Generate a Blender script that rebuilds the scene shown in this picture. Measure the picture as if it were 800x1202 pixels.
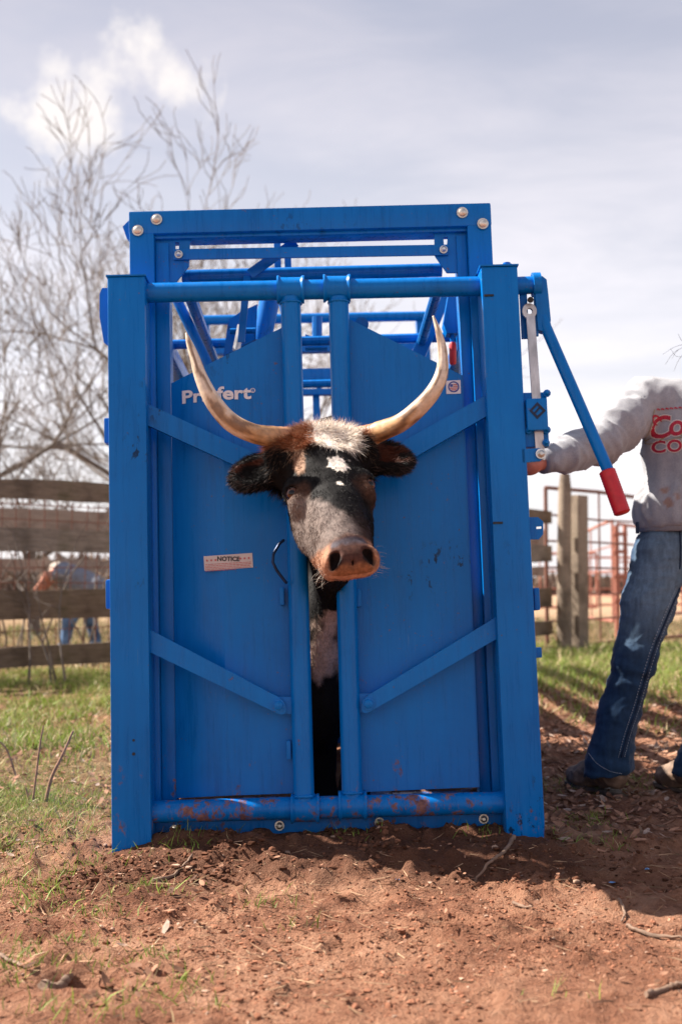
import bpy, bmesh, math, random
import numpy as np
from mathutils import Vector, Matrix, Euler
from mathutils.geometry import tessellate_polygon
from mathutils.bvhtree import BVHTree

random.seed(7)
RNG = np.random.default_rng(7)
S = bpy.context.scene
COL = S.collection
for o in list(bpy.data.objects):
    bpy.data.objects.remove(o)

# ------------------------------------------------------------------ camera
FPX, HORIZON, CAM_H = 1400.0, 690.0, 0.735        # focal length in photo pixels, horizon row, eye height
PITCH = math.atan((HORIZON - 601) / FPX)
cam = bpy.data.cameras.new('camera')
cam.sensor_fit = 'VERTICAL'; cam.sensor_height = 36.0
cam.lens = FPX / 1202 * 36
cam.clip_end = 3000; cam.clip_start = 0.05
cam.dof.use_dof = True; cam.dof.focus_distance = 3.13; cam.dof.aperture_fstop = 3.4
camo = bpy.data.objects.new('camera', cam); COL.objects.link(camo)
camo.location = (0, 0, CAM_H); camo.rotation_euler = (math.pi / 2 + PITCH, 0, 0)
S.camera = camo

# ------------------------------------------------------------------ sky, sun, exposure
SUN_EL = math.radians(47); SUN_AZ = math.radians(-72)      # azimuth clockwise from +Y: from the left, a little behind the chute
SUN_DIR = Vector((math.sin(SUN_AZ) * math.cos(SUN_EL), math.cos(SUN_AZ) * math.cos(SUN_EL), math.sin(SUN_EL)))
world = bpy.data.worlds.new('World'); S.world = world; world.use_nodes = True
wn, wl = world.node_tree.nodes, world.node_tree.links
wn.clear()
w_out = wn.new('ShaderNodeOutputWorld'); w_bg = wn.new('ShaderNodeBackground')
w_sky = wn.new('ShaderNodeTexSky'); w_sky.sky_type = 'NISHITA'; w_sky.sun_disc = False
w_sky.sun_elevation = SUN_EL; w_sky.sun_rotation = SUN_AZ % (2 * math.pi)
w_sky.air_density = 1.0; w_sky.dust_density = 2.5; w_sky.ozone_density = 1.0
w_bg.inputs['Strength'].default_value = 0.05
tc = wn.new('ShaderNodeTexCoord')
def wnode(t, **kw):
    n = wn.new(t)
    for k, v in kw.items(): setattr(n, k, v)
    return n
def wmath(op, a, b=None, clamp=False):
    n = wnode('ShaderNodeMath', operation=op, use_clamp=clamp)
    for i, v in enumerate((a, b)):
        if v is None: continue
        if hasattr(v, 'links'): wl.new(v, n.inputs[i])
        else: n.inputs[i].default_value = v
    return n.outputs[0]
# thin cirrus veil over the whole sky, streaked
mp = wn.new('ShaderNodeMapping'); mp.inputs['Scale'].default_value = (1.0, 1.0, 4.5); mp.inputs['Rotation'].default_value = (0.0, 0.18, 0.3)
wl.new(tc.outputs['Generated'], mp.inputs['Vector'])
nz = wn.new('ShaderNodeTexNoise'); nz.inputs['Scale'].default_value = 3.2; nz.inputs['Detail'].default_value = 9; nz.inputs['Roughness'].default_value = 0.58
nz.inputs['Distortion'].default_value = 0.35
wl.new(mp.outputs[0], nz.inputs['Vector'])
rmp = wnode('ShaderNodeMapRange'); rmp.interpolation_type = 'SMOOTHSTEP'
wl.new(nz.outputs['Fac'], rmp.inputs['Value'])
for k, v in (('From Min', .30), ('From Max', .78), ('To Min', .6), ('To Max', .97)): rmp.inputs[k].default_value = v
# fair-weather cumulus: noise clumps in the whole sky, one of them over the tree
nrm = wnode('ShaderNodeVectorMath', operation='NORMALIZE'); wl.new(tc.outputs['Generated'], nrm.inputs[0])
n2 = wn.new('ShaderNodeTexNoise'); n2.inputs['Scale'].default_value = 15; n2.inputs['Detail'].default_value = 9; n2.inputs['Roughness'].default_value = .62
wl.new(nrm.outputs[0], n2.inputs['Vector'])
def cloud_lobe(px, py, r0, r1):
    c, s = math.cos(PITCH), math.sin(PITCH); x, z = (px - 400) / FPX, -(py - 601) / FPX
    d = Vector((x, c - s * z, s + c * z)).normalized()
    dist = wnode('ShaderNodeVectorMath', operation='DISTANCE'); wl.new(nrm.outputs[0], dist.inputs[0]); dist.inputs[1].default_value = d
    m = wnode('ShaderNodeMapRange'); m.interpolation_type = 'SMOOTHSTEP'; wl.new(dist.outputs['Value'], m.inputs['Value'])
    for k, v in (('From Min', r0), ('From Max', r1), ('To Min', 1), ('To Max', 0)): m.inputs[k].default_value = v
    return m.outputs[0]
lobes = None
for a in ((160, 68, .0, .070), (110, 102, .0, .068), (55, 124, .0, .062), (200, 95, .0, .045), (105, 142, .0, .055), (178, 50, 0, .045), (75, 95, 0, .05)):
    lo = cloud_lobe(*a); lobes = lo if lobes is None else wmath('MAXIMUM', lobes, lo)
cl = wmath('ADD', wmath('MULTIPLY', lobes, .85), wmath('MULTIPLY', wmath('SUBTRACT', n2.outputs['Fac'], .5), 2.9))
cm = wnode('ShaderNodeMapRange'); cm.interpolation_type = 'SMOOTHSTEP'; wl.new(cl, cm.inputs['Value'])
for k, v in (('From Min', .10), ('From Max', .85), ('To Min', 0), ('To Max', .9)): cm.inputs[k].default_value = v
cfac = wmath('MULTIPLY', cm.outputs[0], wmath('GREATER_THAN', lobes, .001))
# low haze: the veil thickens towards the horizon, all the way round
sep = wn.new('ShaderNodeSeparateXYZ'); wl.new(nrm.outputs[0], sep.inputs[0])
hz = wnode('ShaderNodeMapRange'); hz.interpolation_type = 'SMOOTHSTEP'; wl.new(sep.outputs['Z'], hz.inputs['Value'])
for k, v in (('From Min', .0), ('From Max', .60), ('To Min', 1), ('To Max', 0)): hz.inputs[k].default_value = v
veil = wnode('ShaderNodeMix', data_type='RGBA'); veil.inputs[6].default_value = (4.2, 4.2, 5.1, 1); veil.inputs[7].default_value = (10.6, 10.1, 10.3, 1)
wl.new(hz.outputs[0], veil.inputs[0])
m1 = wnode('ShaderNodeMix', data_type='RGBA'); wl.new(rmp.outputs[0], m1.inputs[0]); wl.new(w_sky.outputs[0], m1.inputs[6]); wl.new(veil.outputs[2], m1.inputs[7])
m2 = wnode('ShaderNodeMix', data_type='RGBA'); wl.new(cfac, m2.inputs[0]); wl.new(m1.outputs[2], m2.inputs[6]); m2.inputs[7].default_value = (8.4, 7.9, 7.7, 1)
wl.new(m2.outputs[2], w_bg.inputs['Color']); wl.new(w_bg.outputs[0], w_out.inputs['Surface'])

sun = bpy.data.lights.new('sun', 'SUN'); sun.energy = 5.0; sun.angle = math.radians(0.55); sun.color = (1.0, 0.93, 0.83)
suno = bpy.data.objects.new('sun', sun); COL.objects.link(suno)
suno.rotation_euler = SUN_DIR.to_track_quat('Z', 'Y').to_euler(); suno.location = (-6, 2, 8)
S.view_settings.view_transform = 'Standard'; S.view_settings.look = 'None'
S.view_settings.exposure = 1.38; S.view_settings.gamma = 1
S.view_settings.use_curve_mapping = False
S.cycles.max_bounces = 6; S.cycles.diffuse_bounces = 3; S.cycles.glossy_bounces = 3; S.cycles.transmission_bounces = 2
S.cycles.transparent_max_bounces = 6; S.cycles.caustics_reflective = False; S.cycles.caustics_refractive = False

# ------------------------------------------------------------------ pixel helpers (for measuring real positions)
CP, SP = math.cos(PITCH), math.sin(PITCH)
def ray(px, py):
    x, z = (px - 400) / FPX, -(py - 601) / FPX
    return Vector((x, CP - SP * z, SP + CP * z))
def W(px, py, depth):                 # the point at distance `depth` (world Y) seen at a photo pixel
    d = ray(px, py); return Vector((0, 0, CAM_H)) + d * (depth / d.y)
def G(px, py):                        # the point on level ground seen at a photo pixel
    d = ray(px, py); return Vector((0, 0, CAM_H)) + d * (-CAM_H / d.z)

# ------------------------------------------------------------------ noise
_T = np.random.default_rng(3).random((48, 48, 48)).astype(np.float32)
def vnoise(p, scale, seed=0.0):
    q = np.asarray(p, np.float32) * scale + seed * 17.31
    i = np.floor(q).astype(np.int64); f = (q - i).astype(np.float32); f = f * f * (3 - 2 * f)
    r = 0
    for dx in (0, 1):
        wx = f[:, 0] if dx else 1 - f[:, 0]
        for dy in (0, 1):
            wy = f[:, 1] if dy else 1 - f[:, 1]
            for dz in (0, 1):
                wz = f[:, 2] if dz else 1 - f[:, 2]
                r = r + _T[(i[:, 0] + dx) % 48, (i[:, 1] + dy) % 48, (i[:, 2] + dz) % 48] * wx * wy * wz
    return r
def fbm(p, scale, octv=4, seed=0.0, gain=.5):
    a, t, s = 1.0, 0.0, 0.0
    for k in range(octv):
        t = t + a * vnoise(p, scale * 2 ** k, seed + k); s += a; a *= gain
    return t / s
def sstep(a, b, x):
    t = np.clip((x - a) / (b - a), 0, 1); return t * t * (3 - 2 * t)

# ------------------------------------------------------------------ materials
def new_mat(name):
    m = bpy.data.materials.new(name); m.use_nodes = True
    return m, m.node_tree.nodes, m.node_tree.links, m.node_tree.nodes['Principled BSDF']
def ramp(n, stops):
    r = n.new('ShaderNodeValToRGB'); e = r.color_ramp.elements
    while len(e) > 1: e.remove(e[-1])
    for i, (pos, c) in enumerate(stops):
        x = e[0] if i == 0 else e.new(pos)
        x.position = pos; x.color = (*c, 1)
    return r
def noise_node(n, l, scale, detail=4, rough=.5, vec=None, stretch=None, dist=0.0):
    t = n.new('ShaderNodeTexNoise'); t.inputs['Scale'].default_value = scale; t.inputs['Detail'].default_value = detail
    t.inputs['Roughness'].default_value = rough; t.inputs['Distortion'].default_value = dist
    c = n.new('ShaderNodeTexCoord')
    if stretch:
        mpn = n.new('ShaderNodeMapping'); mpn.inputs['Scale'].default_value = stretch
        l.new(c.outputs['Object'], mpn.inputs[0]); l.new(mpn.outputs[0], t.inputs[0])
    else: l.new(c.outputs['Object'], t.inputs[0])
    return t
def mixc(n, l, fac, a, b, mode='MIX'):
    m = n.new('ShaderNodeMix'); m.data_type = 'RGBA'; m.blend_type = mode
    for i, v in ((0, fac), (6, a), (7, b)):
        if hasattr(v, 'links'): l.new(v, m.inputs[i])
        elif i == 0: m.inputs[0].default_value = v
        else: m.inputs[i].default_value = (*v, 1)
    return m.outputs[2]
def mrange(n, l, v, a, b, c=0., d=1., smooth=True):
    m = n.new('ShaderNodeMapRange'); m.interpolation_type = 'SMOOTHSTEP' if smooth else 'LINEAR'
    l.new(v, m.inputs[0])
    for i, x in zip((1, 2, 3, 4), (a, b, c, d)): m.inputs[i].default_value = x
    return m.outputs[0]
def mth(n, l, op, a, b):
    m = n.new('ShaderNodeMath'); m.operation = op
    for i, v in enumerate((a, b)):
        if hasattr(v, 'links'): l.new(v, m.inputs[i])
        else: m.inputs[i].default_value = v
    return m.outputs[0]
def bump(n, l, h, p, strength=.3, dist=.01):
    b = n.new('ShaderNodeBump'); b.inputs['Strength'].default_value = strength; b.inputs['Distance'].default_value = dist
    l.new(h, b.inputs['Height']); l.new(b.outputs[0], p.inputs['Normal'])
def simple(name, colour, rough=.6, metal=0., nscale=20, var=.25, bstr=.15, stretch=None, spec=.5, bdist=.004):
    m, n, l, p = new_mat(name)
    t = noise_node(n, l, nscale, 5, .6, stretch=stretch)
    lo = tuple(c * (1 - var) for c in colour); hi = tuple(min(1, c * (1 + var)) for c in colour)
    r = ramp(n, ((.3, lo), (.7, hi))); l.new(t.outputs['Fac'], r.inputs[0]); l.new(r.outputs[0], p.inputs['Base Color'])
    p.inputs['Roughness'].default_value = rough; p.inputs['Metallic'].default_value = metal; p.inputs['Specular IOR Level'].default_value = spec
    if bstr: bump(n, l, t.outputs['Fac'], p, bstr, bdist)
    return m
def attr_mat(name, rough=.6, spec=.3, sheen=0., trans=0., bscale=0, bstr=.2, var=.2, vscale=60):
    m, n, l, p = new_mat(name)
    a = n.new('ShaderNodeVertexColor'); a.layer_name = 'Col'
    t = noise_node(n, l, vscale, 3, .6)
    v = mrange(n, l, t.outputs['Fac'], .3, .7, 1 - var, 1 + var)
    h = n.new('ShaderNodeVectorMath'); h.operation = 'SCALE'; l.new(a.outputs[0], h.inputs[0]); l.new(v, h.inputs['Scale'])
    l.new(h.outputs[0], p.inputs['Base Color'])
    p.inputs['Roughness'].default_value = rough; p.inputs['Specular IOR Level'].default_value = spec
    if sheen: p.inputs['Sheen Weight'].default_value = sheen; p.inputs['Sheen Roughness'].default_value = .4
    if bscale:
        b = noise_node(n, l, bscale, 4, .65); bump(n, l, b.outputs['Fac'], p, bstr, .003)
    if trans:
        tr = n.new('ShaderNodeBsdfTranslucent'); l.new(h.outputs[0], tr.inputs[0])
        mx = n.new('ShaderNodeMixShader'); mx.inputs[0].default_value = trans
        l.new(p.outputs[0], mx.inputs[1]); l.new(tr.outputs[0], mx.inputs[2]); l.new(mx.outputs[0], n['Material Output'].inputs[0])
    return m

def paint(name, mud=0.0, scuff=0.5):
    """blue enamel: mottled gloss, fine scratches, black scuffs, chips to rust; mud = caked red dirt on low parts"""
    m, n, l, p = new_mat(name)
    big = noise_node(n, l, 2.2, 5, .6); fine = noise_node(n, l, 60, 3, .6); streak = noise_node(n, l, 5, 6, .65, stretch=(9, 9, .7))
    base = ramp(n, ((.30, (.0005, .100, .35)), (.46, (.0005, .148, .495)), (.58, (.0008, .168, .545)), (.75, (.004, .215, .61))))
    mixf = mth(n, l, 'ADD', mth(n, l, 'MULTIPLY', big.outputs['Fac'], .55), mth(n, l, 'MULTIPLY', streak.outputs['Fac'], .45))
    l.new(mixf, base.inputs[0]); colr = base.outputs[0]
    dust = mrange(n, l, streak.outputs['Fac'], .60, .85, 0, .07)
    colr = mixc(n, l, dust, colr, (.16, .17, .24))
    patch = noise_node(n, l, 3.1, 3, .5); sc = noise_node(n, l, 42, 4, .7, stretch=(1, 1, .55), dist=.35)
    black = mth(n, l, 'MULTIPLY', mrange(n, l, patch.outputs['Fac'], .56, .66), mrange(n, l, sc.outputs['Fac'], .575, .61, 0, scuff))
    colr = mixc(n, l, black, colr, (.004, .008, .02))
    ch = noise_node(n, l, 26, 5, .75); chp = noise_node(n, l, 2.7, 2, .5)
    chip = mth(n, l, 'MULTIPLY', mrange(n, l, ch.outputs['Fac'], .675, .69), mrange(n, l, chp.outputs['Fac'], .50, .58))
    colr = mixc(n, l, chip, colr, (.15, .06, .035))
    rough = mrange(n, l, streak.outputs['Fac'], .3, .7, .20, .42, False)
    scr = noise_node(n, l, 7, 2, .5, stretch=(26, 26, 1.3), dist=.6); scm = noise_node(n, l, 4, 3, .6)
    colr = mixc(n, l, mth(n, l, 'MULTIPLY', mrange(n, l, scr.outputs['Fac'], .70, .73), mrange(n, l, scm.outputs['Fac'], .5, .62, 0, .4)), colr, (.10, .22, .42))
    spk = noise_node(n, l, 120, 2, .5)
    colr = mixc(n, l, mth(n, l, 'MULTIPLY', mrange(n, l, spk.outputs['Fac'], .70, .73), mrange(n, l, scm.outputs['Fac'], .45, .6, .1, .8)), colr, (.16, .08, .05))
    if mud:
        cd = n.new('ShaderNodeTexCoord'); sx = n.new('ShaderNodeSeparateXYZ'); l.new(cd.outputs['Object'], sx.inputs[0])
        low = mrange(n, l, sx.outputs['Z'], .46, .06, 0, 1)
        mn = noise_node(n, l, 21, 7, .75, stretch=(1, 1, .6))
        amt = mth(n, l, 'ADD', mn.outputs['Fac'], mth(n, l, 'MULTIPLY', low, mud))
        mk = mrange(n, l, amt, .67, .76, 0, .92)
        mc = ramp(n, ((.3, (.10, .035, .018)), (.7, (.30, .13, .075)))); l.new(fine.outputs['Fac'], mc.inputs[0])
        colr = mixc(n, l, mk, colr, mc.outputs[0])
        rough = mth(n, l, 'ADD', rough, mth(n, l, 'MULTIPLY', mk, .5))
    l.new(colr, p.inputs['Base Color']); l.new(rough, p.inputs['Roughness'])
    p.inputs['Specular IOR Level'].default_value = .21
    hgt = mth(n, l, 'ADD', mth(n, l, 'MULTIPLY', big.outputs['Fac'], 1.2), mth(n, l, 'MULTIPLY', fine.outputs['Fac'], .08))
    bump(n, l, hgt, p, .16, .02)
    return m
BLUE = paint('blue_paint'); BLUE_MUD = paint('blue_paint_muddy', mud=.20); BLUE_LOW = paint('blue_paint_splashed', mud=.135, scuff=.85)
STEEL = simple('zinc_steel', (.62, .60, .56), .38, 1.0, 40, .25, .1)
BRASSY = simple('zinc_yellow_bolt', (.66, .60, .52), .42, 1.0, 60, .3, .1)
RED = simple('red_rubber', (.50, .012, .022), .45, 0, 50, .15, .1)
RUST = simple('rusty_pipe', (.20, .085, .06), .8, 0, 45, .4, .4)
RUST2 = simple('faded_red_pipe', (.42, .16, .11), .75, 0, 30, .3, .2)
DARK = simple('dark_steel', (.02, .02, .022), .6, .2, 40, .3, .2)

def wood(name, lo, hi, moss=0.0):
    m, n, l, p = new_mat(name)
    g = noise_node(n, l, 4.5, 7, .65, stretch=(.9, 14, 14)); b = noise_node(n, l, 2.1, 5, .6); f = noise_node(n, l, 22, 5, .7, stretch=(.5, 3, 3))
    r = ramp(n, ((.28, lo), (.5, tuple((a + c) / 2 for a, c in zip(lo, hi))), (.72, hi)))
    l.new(mth(n, l, 'ADD', mth(n, l, 'MULTIPLY', g.outputs['Fac'], .6), mth(n, l, 'MULTIPLY', f.outputs['Fac'], .4)), r.inputs[0])
    c = mixc(n, l, mrange(n, l, b.outputs['Fac'], .45, .7, 0, .6), r.outputs[0], tuple(x * .35 for x in lo))
    if moss: c = mixc(n, l, mrange(n, l, b.outputs['Fac'], .5, .3, 0, moss), c, (.055, .06, .02))
    l.new(c, p.inputs['Base Color']); p.inputs['Roughness'].default_value = .85; p.inputs['Specular IOR Level'].default_value = .2
    bump(n, l, g.outputs['Fac'], p, .5, .01)
    return m
WOOD = wood('weathered_board', (.12, .098, .080), (.40, .34, .29), .5)
WOOD_DARK = wood('mossy_board', (.090, .066, .048), (.30, .23, .175), .6)
WOOD_PALE = wood('bleached_board', (.20, .15, .12), (.42, .34, .29), .1)
WOOD_POST = wood('grey_post', (.18, .135, .10), (.44, .35, .27), .15)
BARK = simple('winter_bark', (.15, .122, .105), .9, 0, 9, .35, .4)
TWIG = simple('winter_twigs', (.17, .137, .118), .9, 0, 3, .35, 0)

# ------------------------------------------------------------------ mesh helpers
def tag(o, label=None, cat=None, group=None, kind=None):
    if label: o['label'] = label
    if cat: o['category'] = cat
    if group: o['group'] = group
    if kind: o['kind'] = kind
    return o
def empty(name, loc=(0, 0, 0), rot=(0, 0, 0)):
    o = bpy.data.objects.new(name, None); COL.objects.link(o); o.location = loc; o.rotation_euler = rot; o.empty_display_size = .1
    return o
def link(name, me, mat=None, parent=None, smooth=None):
    o = bpy.data.objects.new(name, me); COL.objects.link(o)
    if mat: me.materials.append(mat)
    if parent: o.parent = parent
    if smooth is not None:
        me.shade_smooth()
        if smooth < 180: me.set_sharp_from_angle(angle=math.radians(smooth))
    return o
def np_mesh(name, V, tris=None, quads=None, cols=None):
    me = bpy.data.meshes.new(name); V = np.asarray(V, np.float32)
    nt = 0 if tris is None else len(tris); nq = 0 if quads is None else len(quads)
    me.vertices.add(len(V)); me.vertices.foreach_set('co', V.ravel())
    idx = np.concatenate([a for a in (None if not nt else np.asarray(tris).ravel(), None if not nq else np.asarray(quads).ravel()) if a is not None]).astype(np.int32)
    me.loops.add(len(idx)); me.loops.foreach_set('vertex_index', idx)
    st = np.concatenate([np.arange(nt) * 3, nt * 3 + np.arange(nq) * 4]).astype(np.int32)
    me.polygons.add(nt + nq); me.polygons.foreach_set('loop_start', st)
    me.update(calc_edges=True)
    if cols is not None:
        c = np.ones((len(V), 4), np.float32); c[:, :3] = cols
        at = me.color_attributes.new('Col', 'FLOAT_COLOR', 'POINT'); at.data.foreach_set('color', c.ravel())
    me.validate()
    return me
class MB:
    """collects shapes of ONE part"""
    def __init__(s): s.v = []; s.f = []
    def add(s, v, f):
        n = len(s.v); s.v += [tuple(p) for p in v]; s.f += [tuple(i + n for i in q) for q in f]; return s
    def box(s, c, size, rot=None, bevel=.0):
        bm = bmesh.new(); bmesh.ops.create_cube(bm, size=1)
        for v in bm.verts: v.co = Vector((v.co.x * size[0], v.co.y * size[1], v.co.z * size[2]))
        if bevel: bmesh.ops.bevel(bm, geom=bm.edges[:], offset=bevel, segments=2, profile=.6, affect='EDGES')
        R = rot if rot is not None else Matrix.Identity(3)
        bm.verts.index_update()
        s.add([R @ v.co + Vector(c) for v in bm.verts], [[v.index for v in f.verts] for f in bm.faces]); bm.free(); return s
    def box2(s, a, b, bevel=.0):
        a, b = Vector(a), Vector(b); return s.box((a + b) / 2, [abs(x) for x in (b - a)], None, bevel)
    def bar(s, a, b, w, t, face=(0, -1, 0), bevel=.002):
        """flat bar from a to b, w wide, t thick, its broad side towards `face`"""
        a, b = Vector(a), Vector(b); X = (b - a); L = X.length; X.normalize()
        Y = Vector(face); Y = (Y - X * Y.dot(X)).normalized(); Z = X.cross(Y)
        R = Matrix((X, Y, Z)).transposed()
        return s.box((a + b) / 2, (L, t, w), R, bevel)
    def tube(s, path, r, n=16, caps=True):
        P = [Vector(p) for p in path]; rs = r if isinstance(r, (list, tuple)) else [r] * len(P)
        up = None; rings = []
        for i, p in enumerate(P):
            d = (P[min(i + 1, len(P) - 1)] - P[max(i - 1, 0)]).normalized()
            if up is None: up = d.orthogonal().normalized()
            up = (up - d * up.dot(d)).normalized(); q = d.cross(up)
            rings.append([p + (up * math.cos(2 * math.pi * k / n) + q * math.sin(2 * math.pi * k / n)) * rs[i] for k in range(n)])
        v = [x for g in rings for x in g]; f = []
        for i in range(len(P) - 1):
            for k in range(n):
                f.append((i * n + k, i * n + (k + 1) % n, (i + 1) * n + (k + 1) % n, (i + 1) * n + k))
        if caps: f += [tuple(range(n))[::-1], tuple((len(P) - 1) * n + k for k in range(n))]
        return s.add(v, f)
    def prism(s, polys, off):
        """polygon (with holes) extruded by vector off"""
        polys = [[Vector(p) for p in q] for q in polys]; off = Vector(off)
        tri = tessellate_polygon(polys); flat = [p for q in polys for p in q]; n = len(flat)
        nn = Vector((0, 0, 0))
        for t in tri: nn += (flat[t[1]] - flat[t[0]]).cross(flat[t[2]] - flat[t[0]])
        flip = nn.dot(off) > 0
        f = [(t[::-1] if flip else tuple(t)) for t in tri] + [tuple(i + n for i in (t if flip else t[::-1])) for t in tri]
        k = 0
        for q in polys:
            m = len(q)
            for i in range(m):
                f.append((k + i, k + (i + 1) % m, n + k + (i + 1) % m, n + k + i))
            k += m
        return s.add(flat + [p + off for p in flat], f)
    def disc_bolt(s, c, axis, r, h, n=14):
        """domed bolt head with a hexagonal nut edge"""
        c, a = Vector(c), Vector(axis).normalized()
        s.tube([c, c + a * h * .35], r * 1.35, n)
        s.tube([c + a * h * .35, c + a * h * .75, c + a * h], [r, r * .92, r * .45], n)
        return s
    def build(s, name, mat=None, parent=None, smooth=35, fix=True):
        me = bpy.data.meshes.new(name); me.from_pydata(s.v, [], s.f)
        if fix:
            bm = bmesh.new(); bm.from_mesh(me); bmesh.ops.recalc_face_normals(bm, faces=bm.faces[:]); bm.to_mesh(me); bm.free()
        return link(name, me, mat, parent, smooth)

# ------------------------------------------------------------------ signed distance modelling (surface nets)
class Field:
    def __init__(s, xs, ys, zs):
        s.ax = [np.asarray(a, np.float32) for a in (xs, ys, zs)]
        s.d = np.full([len(a) for a in s.ax], 1.0, np.float32)
    def _sub(s, lo, hi):
        sl = []; g = []
        for a, l, h in zip(s.ax, lo, hi):
            i0 = max(0, np.searchsorted(a, l) - 1); i1 = min(len(a), np.searchsorted(a, h) + 1)
            sl.append(slice(i0, max(i1, i0))); g.append(a[i0:i1])
        return tuple(sl), np.stack(np.meshgrid(*g, indexing='ij'), -1)
    def put(s, fn, lo, hi, k=.02, cut=False):
        m = k + .02
        sl, P = s._sub([x - m for x in lo], [x + m for x in hi])
        if P.size == 0: return
        b = fn(P); a = s.d[sl]
        if cut: b = -b; h = np.clip(.5 + .5 * (b - a) / k, 0, 1); s.d[sl] = a * (1 - h) + b * h + k * h * (1 - h)
        else: h = np.clip(.5 + .5 * (b - a) / k, 0, 1); s.d[sl] = b * (1 - h) + a * h - k * h * (1 - h)
    def ell(s, c, r, k=.02, R=None, cut=False):
        c = np.array(c, np.float32); r = np.array(r, np.float32)
        Rm = np.eye(3, dtype=np.float32) if R is None else np.array(R, np.float32)
        ext = np.sqrt(((Rm * r) ** 2).sum(1))
        def fn(P):
            q = (P - c) @ Rm; k0 = np.sqrt(((q / r) ** 2).sum(-1)); k1 = np.sqrt(((q / r ** 2) ** 2).sum(-1))
            return k0 * (k0 - 1) / np.maximum(k1, 1e-4)
        s.put(fn, c - ext, c + ext, k, cut)
    def bone(s, a, b, ra, rb, k=.02, cut=False):
        a, b = np.array(a, np.float32), np.array(b, np.float32); ba = b - a; L = float(ba @ ba)
        def fn(P):
            t = np.clip(((P - a) @ ba) / L, 0, 1); return np.linalg.norm(P - a - t[..., None] * ba, axis=-1) - (ra + (rb - ra) * t)
        R = max(ra, rb); s.put(fn, np.minimum(a, b) - R, np.maximum(a, b) + R, k, cut)
    def mesh(s):
        d = s.d; ins = d < 0; nx, ny, nz_ = d.shape
        cnt = np.zeros((nx - 1, ny - 1, nz_ - 1), np.int8)
        for o in np.ndindex(2, 2, 2): cnt += ins[o[0]:nx - 1 + o[0], o[1]:ny - 1 + o[1], o[2]:nz_ - 1 + o[2]]
        mask = (cnt > 0) & (cnt < 8); ijk = np.argwhere(mask); idx = np.full(mask.shape, -1, np.int64); idx[mask] = np.arange(len(ijk))
        acc = np.zeros((len(ijk), 3), np.float32); num = np.zeros(len(ijk), np.float32)
        for axis in range(3):
            oth = [i for i in range(3) if i != axis]
            for u in (0, 1):
                for v in (0, 1):
                    o0 = [0, 0, 0]; o0[oth[0]] = u; o0[oth[1]] = v; o1 = list(o0); o1[axis] = 1
                    p, q = ijk + o0, ijk + o1
                    da, db = d[p[:, 0], p[:, 1], p[:, 2]], d[q[:, 0], q[:, 1], q[:, 2]]
                    m = (da < 0) != (db < 0); t = np.where(m, da / np.where(m, da - db, 1), 0)
                    pos = np.tile(np.array(o0, np.float32), (len(ijk), 1)); pos[:, axis] = t
                    acc += pos * m[:, None]; num += m
        g = ijk + acc / num[:, None]
        V = np.stack([np.interp(g[:, i], np.arange(len(s.ax[i])), s.ax[i]) for i in range(3)], -1)
        quads = []
        for axis in range(3):
            a = [slice(None)] * 3; b = [slice(None)] * 3; a[axis] = slice(0, -1); b[axis] = slice(1, None)
            A, B = ins[tuple(a)], ins[tuple(b)]; e = np.argwhere(A != B); oth = [i for i in range(3) if i != axis]
            e = e[(e[:, oth[0]] > 0) & (e[:, oth[1]] > 0) & (e[:, oth[0]] < d.shape[oth[0]] - 1) & (e[:, oth[1]] < d.shape[oth[1]] - 1)]
            def cell(du, dv):
                c = e.copy(); c[:, oth[0]] += du; c[:, oth[1]] += dv; return idx[c[:, 0], c[:, 1], c[:, 2]]
            q = np.stack([cell(-1, -1), cell(0, -1), cell(0, 0), cell(-1, 0)], -1)
            fl = A[e[:, 0], e[:, 1], e[:, 2]]
            if axis == 1: fl = ~fl
            q[~fl] = q[~fl][:, ::-1]; quads.append(q)
        return V, np.concatenate(quads)
def axis(segs):
    out = []
    for a, b, st in segs: out.append(np.arange(a, b - 1e-6, st))
    out.append([segs[-1][1]]); return np.concatenate(out)
def vnormals(V, Q):
    n = np.zeros_like(V); fn = np.cross(V[Q[:, 2]] - V[Q[:, 0]], V[Q[:, 3]] - V[Q[:, 1]])
    for i in range(4): np.add.at(n, Q[:, i], fn)
    return n / np.maximum(np.linalg.norm(n, axis=1, keepdims=True), 1e-9)

def strands(name, roots, dirs, length, width, cols, mat, parent, bend=None, tipc=None):
    """many thin tapering hairs as one mesh"""
    N = len(roots); r = np.asarray(roots); d = dirs / np.maximum(np.linalg.norm(dirs, axis=1, keepdims=True), 1e-9)
    side = np.cross(d, RNG.normal(size=(N, 3))); side /= np.maximum(np.linalg.norm(side, axis=1, keepdims=True), 1e-9)
    L = np.asarray(length).reshape(-1, 1); w = np.asarray(width).reshape(-1, 1) * .5
    bend = np.zeros((N, 3)) if bend is None else bend
    m = r + d * L * .55 + bend * L * .25; t = r + d * L + bend * L
    V = np.stack([r - side * w, r + side * w, m - side * w * .8, m + side * w * .8, t], 1).reshape(-1, 3)
    b = np.arange(N)[:, None] * 5
    tc_ = cols if tipc is None else tipc
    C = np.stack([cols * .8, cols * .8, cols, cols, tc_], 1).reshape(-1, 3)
    return link(name, np_mesh(name, V, b + np.array([[2, 3, 4]]), b + np.array([[0, 1, 3, 2]]), C), mat, parent)

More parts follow.
